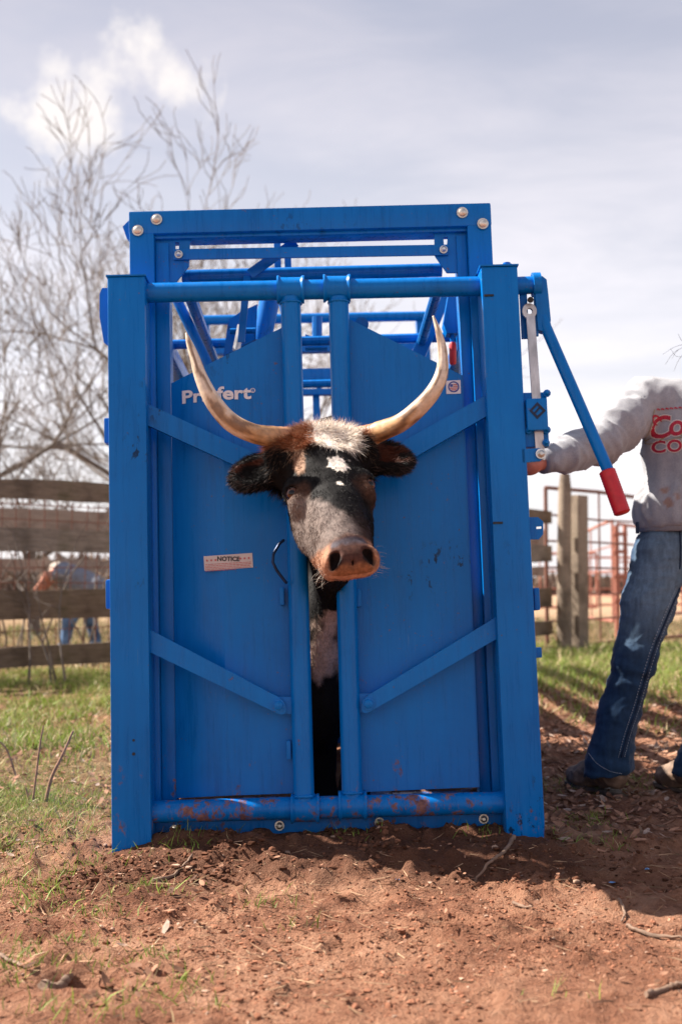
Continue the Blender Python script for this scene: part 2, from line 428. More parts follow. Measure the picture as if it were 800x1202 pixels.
# ================================================================== GROUND
CHUTE_Y = 3.272
def grass_amount(x, y):
    p = np.stack([x, y, np.zeros_like(x)], -1)
    n = fbm(p, 1.3, 3, 5) - .5; n2 = fbm(p, 4.0, 2, 9) - .5
    left = sstep(.42, .95, -x - .08 * y + .16 + n * .9) * sstep(2.35, 3.9, y + n * 1.6)
    far = sstep(7.0, 11.0, y + n * 3) * .9
    right = sstep(.3, .62, .30 + n * 1.1 + n2 * .5) * sstep(.3, .8, x) * sstep(3.0, 5.5, y) * .55
    return np.clip(np.maximum(np.maximum(left, far), right), 0, 1)
HOOVES = [(random.uniform(-.75, .95), random.uniform(2.15, 3.1), random.uniform(0, 3.1), random.uniform(.006, .017)) for _ in range(26)]
def ground_z(x, y):
    p = np.stack([x, y, np.zeros_like(x)], -1)
    near = 1 - sstep(6, 14, np.hypot(x, y - 3))
    big = (fbm(p, .55, 2, 1) - .5) * .04
    mid = (fbm(p, 3.2, 3, 2) - .5) * .022
    lump = fbm(p, 17, 3, 3); lump = np.maximum(lump - .54, 0) * .11
    fine = (fbm(p, 55, 2, 4) - .5) * .016
    churn = sstep(.9, .0, np.abs(y - 3.22)) * sstep(1.5, .6, np.abs(x + .05)) * .6 + .55
    z = (big + mid * churn + lump * churn + fine * churn) * near
    if len(x) > 5000 or True:
        for hx, hy, ha, hd in HOOVES:
            u = ((x - hx) * math.cos(ha) + (y - hy) * math.sin(ha)) / .062; v = (-(x - hx) * math.sin(ha) + (y - hy) * math.cos(ha)) / .048; q = u * u + v * v
            if len(x) < 50 or True: z = z - hd * np.exp(-q ** 2) + hd * .55 * np.exp(-((np.sqrt(q) - 1.45) / .33) ** 2)
    # soil banked up against the foot of the chute, right corner standing a little higher
    bank = sstep(.42, .05, np.abs(y - (CHUTE_Y + .08))) * sstep(.72, .45, np.abs(x + .02)) * .05
    trough = sstep(.16, .0, np.abs(y - 2.97 - .04 * np.sin(x * 5))) * sstep(.0, .5, x) * sstep(2.2, 1.2, x) * .03
    slope = sstep(-.9, 1.2, x) * .035 * sstep(8, 4, y)
    return z + bank - trough + slope
gx = axis([(-600, -60, 60), (-60, -12, 4), (-12, -4, .5), (-4, -1.6, .06), (-1.6, 1.9, .0125), (1.9, 5, .06), (5, 14, .5), (14, 60, 4), (60, 600, 60)])
gy = axis([(-60, 0, 6), (0, 1.9, .2), (1.9, 4.3, .0125), (4.3, 8, .04), (8, 16, .25), (16, 60, 3), (60, 900, 60)])
XX, YY = np.meshgrid(gx, gy, indexing='ij')
ZZ = ground_z(XX.ravel(), YY.ravel())
V = np.stack([XX.ravel(), YY.ravel(), ZZ], -1)
i, j = np.meshgrid(np.arange(len(gx) - 1), np.arange(len(gy) - 1), indexing='ij'); ny_ = len(gy)
a = (i * ny_ + j).ravel(); Q = np.stack([a, a + ny_, a + ny_ + 1, a + 1], -1)
ga = grass_amount(XX.ravel(), YY.ravel())
_p = np.stack([XX.ravel(), YY.ravel(), 0 * ZZ], -1); damp_shade = sstep(.34, .06, np.abs(YY.ravel() - 3.20) + (fbm(_p, 5, 3, 71) - .5) * .45) * sstep(.85, .55, np.abs(XX.ravel() - .05) + (fbm(_p, 4, 2, 72) - .5) * .5)
gcol = np.stack([ga, sstep(12, 40, YY.ravel()), damp_shade], -1)
def ground_mat():
    m, n, l, p = new_mat('red_dirt')
    at = n.new('ShaderNodeVertexColor'); at.layer_name = 'Col'
    sp = n.new('ShaderNodeSeparateColor'); l.new(at.outputs[0], sp.inputs[0])
    big = noise_node(n, l, 1.6, 6, .6); mid = noise_node(n, l, 9, 6, .65); fine = noise_node(n, l, 70, 5, .7); peb = noise_node(n, l, 190, 3, .6)
    k = mth(n, l, 'ADD', mth(n, l, 'MULTIPLY', big.outputs['Fac'], .45), mth(n, l, 'ADD', mth(n, l, 'MULTIPLY', mid.outputs['Fac'], .35), mth(n, l, 'MULTIPLY', fine.outputs['Fac'], .2)))
    dirt = ramp(n, ((.36, (.105, .042, .025)), (.45, (.225, .098, .057)), (.54, (.335, .168, .102)), (.66, (.45, .262, .172))))
    l.new(k, dirt.inputs[0])
    c = mixc(n, l, mrange(n, l, peb.outputs['Fac'], .62, .68, 0, .55), dirt.outputs[0], (.46, .28, .20))
    c = mixc(n, l, mrange(n, l, fine.outputs['Fac'], .40, .33, 0, .6), c, (.07, .028, .016))
    turf = ramp(n, ((.3, (.15, .075, .042)), (.5, (.17, .125, .050)), (.7, (.26, .19, .095)))); l.new(mid.outputs['Fac'], turf.inputs[0])
    c = mixc(n, l, mth(n, l, 'MULTIPLY', sp.outputs[0], .8), c, turf.outputs[0])
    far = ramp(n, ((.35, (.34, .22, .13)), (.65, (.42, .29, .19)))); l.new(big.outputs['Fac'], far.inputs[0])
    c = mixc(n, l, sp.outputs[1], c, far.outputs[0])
    c = mixc(n, l, mth(n, l, 'MULTIPLY', sp.outputs[2], .75), c, (.085, .036, .022))      # moist churned soil at the gate, darkened to paint in the chute's front shadow
    l.new(c, p.inputs['Base Color']); p.inputs['Roughness'].default_value = .95; p.inputs['Specular IOR Level'].default_value = .15
    h = mth(n, l, 'ADD', mth(n, l, 'MULTIPLY', fine.outputs['Fac'], 1.0), mth(n, l, 'ADD', mth(n, l, 'MULTIPLY', peb.outputs['Fac'], .45), mth(n, l, 'MULTIPLY', mid.outputs['Fac'], 1.2)))
    bump(n, l, h, p, .9, .022)
    return m
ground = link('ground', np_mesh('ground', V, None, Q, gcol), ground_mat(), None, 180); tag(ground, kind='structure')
def gz1(x, y): return float(ground_z(np.array([x]), np.array([y]))[0])

# ================================================================== FAR BACKGROUND
# low wooded rise on the horizon, reads as one mass
def far_wood():
    N = 5200; x = RNG.uniform(-150, 190, N); y = RNG.uniform(150, 210, N); h = 1.6 + 4.2 * vnoise(np.stack([x, y * 0, x * 0], -1), .05, 2) + RNG.uniform(0, 1.8, N)
    h = h * np.where(x > 12, .62, 1)
    V = []; F = []; C = []
    for a_, b_, hh in zip(x, y, h):
        w = RNG.uniform(.8, 2.0); n = len(V); c = np.array([.21, .155, .125]) * RNG.uniform(.75, 1.25)
        for k in range(3):
            t = RNG.uniform(0, 6.28); V += [(a_ - w * math.cos(t), b_ - w * math.sin(t), hh * RNG.uniform(.0, .3) - .5), (a_ + w * math.cos(t), b_ + w * math.sin(t), hh * RNG.uniform(.0, .3) - .5), (a_ + RNG.uniform(-1, 1) * w, b_ + RNG.uniform(-.4, .4), hh * RNG.uniform(.7, 1))]
            F.append((n + 3 * k, n + 3 * k + 1, n + 3 * k + 2)); C += [c * .8, c * .8, c * 1.1]
    o = link('distant_wood', np_mesh('distant_wood', V, np.array(F), None, np.array(C)), attr_mat('far_wood', .9, .1), None)
    tag(o, 'far brown line of leafless woodland on the horizon', 'woodland', kind='stuff')
far_wood()

# ------------------------------------------------------------------ bare trees
def make_tree(name, base, height, spread, label, seed, trunk_r=.16, levels=6, fork=.18, lean=(0, 0), density=1.0, group='leafless winter trees', min_r=.0042, turn=0.0):
    rnd = random.Random(seed); t = empty(name, base, (0, 0, turn)); tag(t, label, 'tree', group)
    trunk, crown = MB(), MB()
    def grow(p, d, L, r, lev):
        n = 4 if lev < 4 else 3; pts = [p.copy()]; rs = [r]; q = p.copy(); dd = d.copy()
        wob = .06 + .03 * lev
        kids = []
        for k in range(n):
            dd = (dd + Vector((rnd.gauss(0, wob), rnd.gauss(0, wob), rnd.gauss(0, wob) + (.05 if lev > 1 else 0)))).normalized()
            q = q + dd * (L / n); pts.append(q.copy()); rr = r * (1 - (k + 1) / n * (.42 if lev < levels else .75)); rs.append(max(rr, min_r * .7))
            kids.append((q.copy(), dd.copy(), rr))
        sides = 9 if lev == 0 else 7 if lev == 1 else 5 if lev == 2 else 3
        (trunk if lev < 3 else crown).tube(pts, rs, sides, caps=False)
        if lev >= levels or r < min_r * .8: return
        cnt = {0: 7, 1: 5, 2: 4, 3: 4, 4: 4, 5: 3}.get(lev, 3)
        cnt = max(2, round(cnt * density * (.8 if levels == 6 and lev in (3, 4, 5) else 1)))
        for c in range(cnt):
            if lev == 0: q, dd, rr = kids[min(n - 1, int(n * (fork + (1 - fork) * c / cnt)))]
            else: q, dd, rr = kids[rnd.choice(range(n)) if c else n - 1]
            ax = dd.orthogonal().normalized(); ax.rotate(Matrix.Rotation(rnd.uniform(0, 6.283) if lev > 1 else 2.4 * c + lev * 1.1 + rnd.uniform(-.35, .35), 3, dd))
            ang = (rnd.uniform(.45, .95) if lev < 2 else rnd.uniform(.30, .8)) * spread if c else rnd.uniform(.1, .3)
            nd = dd.copy(); nd.rotate(Matrix.Rotation(ang, 3, ax)); nd = (nd + Vector((0, 0, .07 if lev < 2 else .16))).normalized()
            grow(q, nd, L * rnd.uniform(.55, .82), max(rr * rnd.uniform(.5, .72), min_r), lev + 1)
    grow(Vector((0, 0, -.2)), Vector((lean[0], lean[1], 1)).normalized(), height * .36, trunk_r, 0)
    trunk.build('trunk', BARK, t, 180, False); crown.build('crown', TWIG, t, 180, False)
    zmax = max(v[2] for v in crown.v); s = height / zmax; t.scale = (s, s, s)
    return t
make_tree('bare_tree', (-3.0, 24, 0), 10.5, 1.12, 'tallest leafless tree, its wide crown rising behind the blue chute', 4, .17, 6, .0, min_r=.008, turn=2.5)
make_tree('bare_tree', (-6.9, 20.5, 0), 6.9, 1.15, 'leafless tree at the left picture edge with leaning branches', 11, .12, 5, .0, (.12, 0), density=.85, min_r=.008)
make_tree('bare_tree', (-4.7, 18.5, 0), 4.6, 1.25, 'short bushy leafless tree just left of the chute behind the fence', 23, .08, 5, .0, (-.15, 0), density=.85, min_r=.006)
make_tree('bare_tree', (-3.6, 30, 0), 10.6, 1.0, 'leafless tree straight behind the chute, farther off than the tallest one', 52, .16, 5, .0, (-.12, 0), density=.9, min_r=.0095)
# scrubby saplings along the fence
def sapling(px, depth, h, seed, label, n=7):
    rnd = random.Random(seed); b = W(px, 700, depth); b.z = 0; t = empty('sapling', b); tag(t, label, 'sapling', 'saplings by the fence')
    m = MB(); tw = MB()
    for k in range(n):
        p = Vector((rnd.gauss(0, .07), rnd.gauss(0, .07), 0)); d = Vector((rnd.gauss(0, .25), rnd.gauss(0, .2), 1)).normalized(); pts = [p]; L = h * rnd.uniform(.5, 1)
        for s in range(6):
            d = (d + Vector((rnd.gauss(0, .12), rnd.gauss(0, .12), .02))).normalized(); pts.append(pts[-1] + d * L / 6)
            for _ in range(2):
                if s > 1:
                    e = Vector((rnd.gauss(0, 1), rnd.gauss(0, 1), rnd.uniform(.2, 1))).normalized(); q = pts[-1]; tw.tube([q, q + e * L * .12, q + e * L * .2 + Vector((0, 0, .03))], [.004, .003, .0015], 3, False)
        m.tube(pts, [.011 * (1 - .12 * i_) for i_ in range(7)], 5, False)
    m.build('stem', BARK, t, 180, False); tag(tw.build('twigs', TWIG, t, 180, False), kind='stuff')
sapling(75, 9.0, 1.5, 3, 'thin leafless sapling standing close to the plank fence', 4)
sapling(20, 10.9, 2.2, 5, 'leafless sapling behind the fence at the picture edge', 6)
sapling(108, 11.2, 1.9, 8, 'leafless sapling behind the fence next to the blue chute', 6)
sapling(-40, 10.2, 2.0, 12, 'leafless sapling behind the fence left of the others', 6)

# ================================================================== FENCES
FA, FB = W(-260, 690, 7.95), None
FA = Vector((-2.66 - 1.45, 9.3 - 1.32, 0)) - (Vector((2.46, 14.0, 0)) - Vector((-2.66, 9.3, 0))).normalized() * 2.3; FEND = Vector((2.46, 14.0, 0))
FD = (FEND - FA).normalized(); FN = Vector((FD.y, -FD.x, 0))      # towards the camera
def plank_mesh(L, h, t, seed):
    rnd = random.Random(seed); n = 9; v = []; f = []
    for k in range(n + 1):
        x = -L / 2 + L * k / n; a_ = rnd.gauss(0, .006); b_ = rnd.gauss(0, .007); c_ = rnd.gauss(0, .004)
        v += [(x, -t / 2 + c_, -h / 2 + a_), (x, t / 2 + c_, -h / 2 + a_), (x, t / 2 + c_, h / 2 + b_), (x, -t / 2 + c_, h / 2 + b_)]
        if k:
            o = 4 * (k - 1)
            for e in range(4): f.append((o + e, o + (e + 1) % 4, o + 4 + (e + 1) % 4, o + 4 + e))
    f += [(3, 2, 1, 0), (4 * n, 4 * n + 1, 4 * n + 2, 4 * n + 3)]
    return v, f
def board(parent, p0, p1, z0, z1, h, t, mat, seed, name='plank'):
    a_, b_ = Vector((p0.x, p0.y, z0)), Vector((p1.x, p1.y, z1)); L = (b_ - a_).length
    v, f = plank_mesh(L, h, t, seed); o = MB().add(v, f).build(name, mat, parent, 40)
    X = (b_ - a_).normalized(); Y = Vector((-X.y, X.x, 0)).normalized(); Z = X.cross(Y)
    o.matrix_local = Matrix.Translation((a_ + b_) / 2) @ Matrix((X, Y, Z)).transposed().to_4x4()
    return o
def post(parent, p, h, w, mat, seed, round_=False, name='post'):
    rnd = random.Random(seed); m = MB()
    if round_: m.tube([(p.x, p.y, -.3), (p.x + .01, p.y, h * .5), (p.x + .03, p.y, h * .92), (p.x + .032, p.y, h)], [w * .56, w * .53, w * .48, w * .36], 12)
    else: m.box((p.x, p.y, h / 2 - .15), (w, w, h + .3), Matrix.Rotation(math.atan2(FD.y, FD.x), 3, 'Z') @ Matrix.Rotation(rnd.gauss(0, .015), 3, 'X'), .008)
    return m.build(name, mat, parent, 40)
fence = empty('plank_fence', FA); fence.location = (0, 0, 0)
tag(fence, 'weathered four-board plank fence running behind the blue chute', 'fence')
Lf = (FEND - FA).length; nb = 3
heights = ((.05 + .09, .17, .19), (.57, .235, .62), (1.09, .20, 1.12), (1.48, .165, 1.55))
for k in range(nb):
    a_, b_ = FA + FD * (Lf * k / nb), FA + FD * (Lf * (k + 1) / nb)
    for r_, (za, hh, zb) in enumerate(heights):
        t0, t1 = k / nb, (k + 1) / nb
        zb2 = (.27, .62, 1.13, 1.56)[r_]; za2 = (.14, .59, 1.10, 1.49)[r_]
        board(fence, a_ + FD * .006, b_ - FD * .006, za2 + (zb2 - za2) * t0, za2 + (zb2 - za2) * t1, hh * (1 - .1 * t0), .045, (WOOD_DARK, WOOD_DARK, WOOD, WOOD_DARK)[r_], 40 + k * 7 + r_)
    if k: post(fence, a_ - FN * .09, 1.72, .12, WOOD_POST, 3 + k)
post(fence, FA - FN * .09, 1.72, .12, WOOD_POST, 9)
# end posts of the fence at the gate
fe = FEND + FD * .02
gp = empty('gate_post'); tag(gp, 'tall round grey post at the end of the plank fence', 'post')
post(gp, fe + Vector((.10, -.16, 0)), 2.06, .155, WOOD_POST, 5, True, 'shaft')
gp2 = empty('gate_post'); tag(gp2, 'square grey post standing right behind the tall round one', 'post')
post(gp2, fe + Vector((.29, .0, 0)), 1.82, .19, WOOD_POST, 6, False, 'shaft')
# rusty welded wire panel tied along the far side of the fence
wm = MB(); off = -FN * .20
for k in range(int(Lf / .125)):
    p = FA + FD * (.125 * k) + off + Vector((0, 0, .0)); wm.tube([p + Vector((0, 0, .12)), p + FD * random.gauss(0, .012) + Vector((0, 0, 1.45 + random.gauss(0, .02)))], .0048, 4, False)
for k in range(11):
    z = .13 + .128 * k; wm.tube([FA + FD * s_ * Lf / 8 + off + Vector((0, 0, z + random.gauss(0, .012))) for s_ in range(9)], .0048, 4, False)
wmo = wm.build('wire_panel', RUST, None, 180, False); tag(wmo, 'rusty square mesh wire panel fixed behind the plank fence', 'wire panel')
# second, paler fence farther back
bf = empty('rail_fence'); tag(bf, 'pale bleached plank fence farther back behind the wire panel', 'fence')
BA, BB = Vector((-7.0, 11.2, 0)), Vector((3.2, 18.6, 0)); bd = (BB - BA).normalized(); Lb = (BB - BA).length
for k in range(4):
    a_, b_ = BA + bd * (Lb * k / 4), BA + bd * (Lb * (k + 1) / 4)
    for r_, (z, hh) in enumerate(((.99, .15), (1.52, .24))):
        board(bf, a_ + bd * .01, b_ - bd * .01, z, z, hh, .04, WOOD_PALE, 90 + 3 * k + r_)
    post(bf, a_ + Vector((.05, .12, 0)), 1.66, .13, WOOD_POST, 33 + k)

# ------------------------------------------------------------------ pipe gates and panels of the pen at right
def pipe_gate(name, A, B, hA, hB, zA, zB, rows, cols, mat, label, r=.016, group=None):
    g = empty(name); tag(g, label, 'gate', group)
    A, B = Vector(A), Vector(B)
    def P(u, v):
        q = A.lerp(B, u); lo = zA + (zB - zA) * u; hi = hA + (hB - hA) * u; return Vector((q.x, q.y, lo + (hi - lo) * v))
    for k in range(rows):
        v = k / (rows - 1); m = MB(); e = r * (1.5 if k in (0, rows - 1) else .8)
        m.tube([P(0, v), P(.33, v) + Vector((0, 0, random.gauss(0, .01))), P(.66, v) + Vector((0, 0, random.gauss(0, .01))), P(1, v)], e, 8); m.build('rail', mat, g, 60)
    for k in range(cols):
        u = k / (cols - 1); m = MB(); e = r * (1.5 if k in (0, cols - 1) else .75)
        m.tube([P(u, -.0), P(u, 1.0)], e, 8); m.build('upright', mat, g, 60)
    return g
gA = W(641, 690, 14.2); gB = W(812, 690, 16.4)
pipe_gate('pipe_gate', (gA.x, gA.y, 0), (gB.x, gB.y, 0), 1.93, 1.90, .02, .09, 7, 4, RUST, 'rusty brown pipe gate with square openings beside the grey post')
gC = W(671, 690, 24); gD = W(719, 690, 21)
pipe_gate('stock_panel', (gC.x, gC.y, 0), (gD.x, gD.y, 0), 1.72, 1.92, .2, .15, 5, 3, RUST2, 'faded red stock panel seen through the rusty gate', .018, 'stock panels of the pen')
gE = W(725, 690, 21); gF = W(800, 690, 26)
pipe_gate('stock_panel', (gE.x, gE.y, 0), (gF.x, gF.y, 0), 1.86, 1.85, .2, .2, 6, 4, RUST2, 'faded red stock panel farther right, next to the jeans leg', .018, 'stock panels of the pen')
cp = empty('latch_post'); tag(cp, 'red double pipe post between the stock panels', 'post')
cx_ = W(728, 690, 17)
for dx in (-.06, .07): MB().tube([(cx_.x + dx, cx_.y, -.1), (cx_.x + dx, cx_.y, 1.62)], .032, 10).build('pipe', RUST2, cp, 60)
for z in (.55, .9, 1.25, 1.5): MB().box((cx_.x, cx_.y - .01, z), (.2, .05, .05), None, .006).build('strap', RUST2, cp)
# low rail line of another pen across the field
for k, (pa, pb, d0, d1, lab) in enumerate(((600, 700, 30, 30, 'far faded red rail panel behind the fence stubs'), (690, 860, 34, 36, 'far faded red rail panel behind the person in jeans'))):
    a_, b_ = W(pa, 690, d0), W(pb, 690, d1)
    pipe_gate('pipe_fence', (a_.x, a_.y, 0), (b_.x, b_.y, 0), 1.6, 1.6, .25, .25, 4, 4, RUST2, lab, .022, 'far rail panels')

# ================================================================== SQUEEZE CHUTE
chute = empty('squeeze_chute', (0, CHUTE_Y, -.03))
tag(chute, 'blue painted steel cattle squeeze chute with its headgate closed on the cow', 'cattle chute')
CR = Matrix.Rotation(math.radians(.75), 3, 'Z') @ Matrix.Rotation(math.radians(-3.1), 3, 'X') @ Matrix.Rotation(math.radians(-1.7), 3, 'Y')
chute.rotation_euler = CR.to_euler()
CRT = CR.transposed(); CO = Vector((0, CHUTE_Y, -.03))
def C(px, py, yl=0.0):                # point of the chute (its own frame, depth yl) seen at a photo pixel
    d = CRT @ ray(px, py); o = CRT @ (Vector((0, 0, CAM_H)) - CO); return o + d * ((yl - o.y) / d.y)
def part(m, name, mat=BLUE, parent=None, smooth=35): return m.build(name, mat, parent or chute, smooth)
def bolts(c, r=.010, h=.012, mat=STEEL, parent=None, name='bolt', ax=(0, -1, 0)):
    return MB().disc_bolt(c, ax, r, h).build(name, mat, parent or chute, 35)
ZB = (C(131, 1005).z + C(640, 988).z) / 2; ZT = (C(126, 325).z + C(607, 313).z) / 2
# --- front frame
for (x0, x1, xb0, xb1, yt, yb) in ((126, 170, 131, 178, 325, 1006), (566, 607, 592, 640, 313, 989)):
    xa = (C(x0, yt).x + C(xb0, yb).x) / 2; xb = (C(x1, yt).x + C(xb1, yb).x) / 2
    p = part(MB().box2((xa, 0, C(xb0, yb).z), (xb, .102, C(x0, yt).z), .006), 'front_post', BLUE_LOW)
    part(MB().box2((xa - .003, -.004, C(x0, yt).z), (xb + .003, .106, C(x0, yt).z + .005), .001), 'cap_plate', BLUE, p)
    part(MB().box2((xa - .004, -.012, C(xb0, yb).z - .004), (xb + .004, .13, C(xb0, yb).z + .004), .001), 'foot_plate', BLUE_LOW, p)
    if x0 > 400:
        for py in (347, 614):
            c0 = C(566 + (py - 313) * .039, py); MB().box2((c0.x + .001, -.0025, c0.z - .003), (c0.x + .028, .01, c0.z + .003)).build('slot', DARK, p)
        c0 = C(594, 306, .05); MB().tube([(c0.x, .05, ZT - .01), (c0.x, .05, ZT + .028)], .011, 12).build('hinge_pin', BLUE, p); MB().tube([(c0.x, .05, ZT + .012), (c0.x, .05, ZT + .022)], .017, 12).build('pin_collar', BLUE, p)
    else:
        for py in (869, 885): MB().tube([C(157, py, .004), C(157, py, -.0015)], .0045 if py > 880 else .0035, 10).build('bolt_hole', DARK, p)
# top pipe on which the neck bars swing
YP = .052
part(MB().tube([C(168, 344, YP), C(568, 336, YP)], .0285, 24), 'top_pipe')
part(MB().tube([C(176, 953, YP), C(594, 942, YP)], .0305, 24), 'bottom_pipe', BLUE_MUD)
def neck_bar(top, bot, ct, cb):
    b = part(MB().tube([C(*top, YP), C(*bot, YP)], .0288, 24), 'neck_bar', BLUE_LOW)
    for (cx, cy), w_, mt in ((ct, 32, BLUE), (cb, 33, BLUE_MUD)):
        a_, e = C(cx - w_ / 2, cy + .15, YP), C(cx + w_ / 2, cy - .15, YP); m = MB()
        m.tube([a_, a_.lerp(e, .06), a_.lerp(e, .14), a_.lerp(e, .86), a_.lerp(e, .94), e], [.040, .041, .0355, .0355, .041, .040], 24)
        part(m, 'collar', mt, b)
    return b
nbL = neck_bar((341, 350), (357, 950), (341, 340), (358, 949)); nbR = neck_bar((397, 350), (413.5, 945), (395, 338.5), (413.5, 945.5))
# --- head panels (sheet steel with a bent outer flange)
def sheet(pts, th=.004): return MB().prism([pts], (0, th, 0))
PY = .088
lp = part(sheet([C(262, 418.5, PY), C(338, 381, PY), C(353, 931, PY), C(265, 934, PY)]), 'head_panel', BLUE_LOW)
fl = MB(); fa, fb = [C(262, 418.5, PY), C(265, 934, PY)], [C(201, 450, .1445), C(207, 937, .1445)]
fl.prism([[fa[0], fb[0], fb[1], fa[1]]], (.002, .004, 0)); part(fl, 'flange', BLUE, lp)
rp = part(sheet([C(403, 371, PY), C(541, 440, PY), C(561, 924, PY), C(420, 930, PY)]), 'head_panel', BLUE_LOW)
part(sheet([C(541, 440, PY), C(541, 440, PY + .03), C(561, 924, PY + .03), C(561, 924, PY)]) if False else MB().prism([[C(541, 440, PY + .0035), C(561, 924, PY + .0035), C(561, 924, PY + .0035) + Vector((.002, .035, 0)), C(541, 440, PY + .0035) + Vector((.002, .035, 0))]], (.004, 0, 0)), 'flange', BLUE, rp)
# stiffener hidden seams: hinge tabs of the panels on the neck bars
for px, py in ((329, 570), (331, 700), (421, 702), (339, 880)):
    c = C(px, py, .07); part(MB().box(c, (.012, .03, .05), None, .002), 'hinge_tab', BLUE, lp if px < 400 else rp)
# --- diagonal braces
def brace(a0, a1, b0, b1, y0, y1, bolt=None, lug=None, rnd=False):
    m = MB(); P = [C(*a0, y0), C(*a1, y0)]; Qp = [C(*b1, y1), C(*b0, y1)]
    pts = P + Qp
    if rnd:
        c = (Qp[0] + Qp[1]) / 2; r = (Qp[0] - Qp[1]).length / 2; ax = ((Qp[0] + Qp[1]) / 2 - (P[0] + P[1]) / 2).normalized(); up = (Qp[1] - Qp[0]).normalized()
        arc = [c + ax * r * math.sin(t) - up * r * math.cos(t) for t in [math.pi * k / 8 for k in range(1, 8)]]
        pts = P + [Qp[0]] + arc + [Qp[1]]
    m.prism([pts], (0, .012, 0))
    b = part(m, 'brace', BLUE_LOW)
    mm = MB(); n_ = len(P)      # turned-in lower lip gives the channel its depth
    mm.bar(P[1].lerp(Qp[0], .01) + Vector((0, .022, .0025)), P[1].lerp(Qp[0], .96) + Vector((0, .022, .0025)), .004, .02, (0, -1, 0), .0005); part(mm, 'lip', BLUE_LOW, b)
    if bolt:
        MB().disc_bolt(C(*bolt, y1 - .0005), (0, -1, 0), .013, .012).build('bolt', BLUE, b)
    if lug: part(MB().prism([[C(*q, y1 + .013) for q in lug]], (0, .012, 0)), 'lug', BLUE, b)
    return b
brace((169, 472), (169, 497), (330, 546), (330, 571), .03, .045)
brace((573, 462), (573, 487), (428, 543), (428, 570), .03, .045)
brace((174, 738), (175, 765), (328, 819), (327, 838), .028, .034, (327, 828), [(322, 818), (346, 818), (346, 838), (322, 838)], True)
brace((584, 723), (584, 749), (432, 816), (433, 836), .028, .034, (432, 826), [(420, 814), (440, 814), (440, 836), (420, 836)], True)
# wire hook on the left neck bar
h = [C(333, 634, .018), C(328, 638, .008), C(321, 650, .0), C(320, 660, -.004), C(325, 670, -.002), C(334, 682, .012), C(336, 684, .024)]
part(MB().tube(h, .0042, 8), 'wire_hook', simple('blue_black_wire', (.01, .03, .09), .5, .3, 60, .5, .2), nbL)
# --- tall squeeze frame right behind
YT = .125
xl0, xl1, xl2 = C(152, 300, YT).x, C(181, 300, YT).x, C(199.5, 400, YT + .02).x
xr0, xr1, xr2 = C(577.5, 290, YT).x, C(549, 290, YT).x, C(540, 392, YT + .02).x
zt_ = (C(152, 247, YT).z + C(577, 239, YT).z) / 2; zb_ = zt_ - (C(160, 247, YT) - C(160, 274, YT)).length
z0_ = ZB + .02
for xo, xi, xin in ((xl0, xl1, xl2), (xr0, xr1, xr2)):
    f = part(MB().box2((xo, YT, z0_), (xi, YT + .09, zt_ - .001), .005), 'frame_upright', BLUE)
    sgn = 1 if xin > xi else -1
    part(MB().box2((xi + .001 * sgn, YT + .022, z0_), (xin, YT + .088, zb_ - .02), .002), 'inner_channel', BLUE_LOW, f)
part(MB().box2((xl0 - .001, YT - .002, zb_), (xr0 + .001, YT + .092, zt_), .006), 'crossbeam')
part(MB().box2((xl0 + .03, YT + .015, zb_ - .010), (xr0 - .03, YT + .085, zb_ + .002), .003), 'beam_lip')
for px, py in ((184, 258), (162, 271), (542, 250), (566, 263)): bolts(C(px, py, YT - .002), .0125, .014, BRASSY)
for px, py in ((205, 974), (328, 969), (445, 965), (567, 961)): bolts(C(px, py, .098), .010, .014, BRASSY)
def slot_pts(px, py0, py1, w_, y): return [C(px - w_, py0, y), C(px + w_, py0, y), C(px + w_ * .7, py1, y), C(px - w_ * .7, py1, y)]
YG = YT + .03
part(MB().prism([[C(*q, YG) for q in ((180, 274), (228, 274), (223, 286), (222, 312), (207, 331), (180, 331))], slot_pts(208, 284, 294, 2.6, YG)], (0, .008, 0)), 'gusset')
part(MB().prism([[C(*q, YG) for q in ((550, 266), (509, 266), (510, 300), (524, 320), (550, 320))], slot_pts(522.5, 278, 288, 2.6, YG)], (0, .008, 0)), 'gusset')
lb = part(MB().bar(C(204, 299, YG - .006), C(525, 293.5, YG - .006), .033, .008), 'link_bar')
for px, py in ((210, 299), (520, 293.5)): bolts(C(px, py, YG - .011), .009, .016, STEEL, lb)
part(MB().tube([C(214, 325, .27), C(518, 317, .27)], .021, 16), 'squeeze_pipe')
# sill plate behind the bottom pipe
part(MB().prism([[C(*q, .10) for q in ((176, 955), (594, 945), (596, 990), (178, 1000))]], (0, .008, 0)), 'sill_plate', BLUE_LOW)
for px in (205, 567): part(MB().prism([[C(px - 9, 958, .097), C(px + 9, 958, .097), C(px + 9, 990, .097), C(px - 9, 990, .097)]], (0, .0025, 0)), 'sill_tab', BLUE_LOW)
# --- operating lever at right
hub = C(622, 334, YP); 
sh = part(MB().tube([C(604, 335.5, YP), C(628, 334.5, YP)], .026, 20), 'lever_shaft')
part(MB().tube([C(624, 334.5, YP), C(633, 334.2, YP)], .036, 20), 'shaft_flange', BLUE, sh)
lev = part(MB().prism([[C(*q, .035) for q in ((628, 350), (628, 330), (631, 325), (636, 324), (641, 328), (643, 345), (646, 376), (644, 385), (638, 389), (631, 387))]], (0, .034, 0)), 'crank_arm')
rod = part(MB().tube([C(637, 372, .05), C(640, 384, .045), C(719, 566, -.03)], .0165, 18), 'lever_rod', BLUE)
ga_, gb_ = C(711.5, 552, -.026), C(730, 603, -.045); gm = MB(); NN = 34; pth = [ga_.lerp(gb_, k / NN) for k in range(NN + 1)]
gm.tube(pth, [.0225 + (.0011 if k % 2 else 0) - (.004 if k in (0, NN) else 0) for k in range(NN + 1)], 20); part(gm, 'grip', RED, rod, 60)
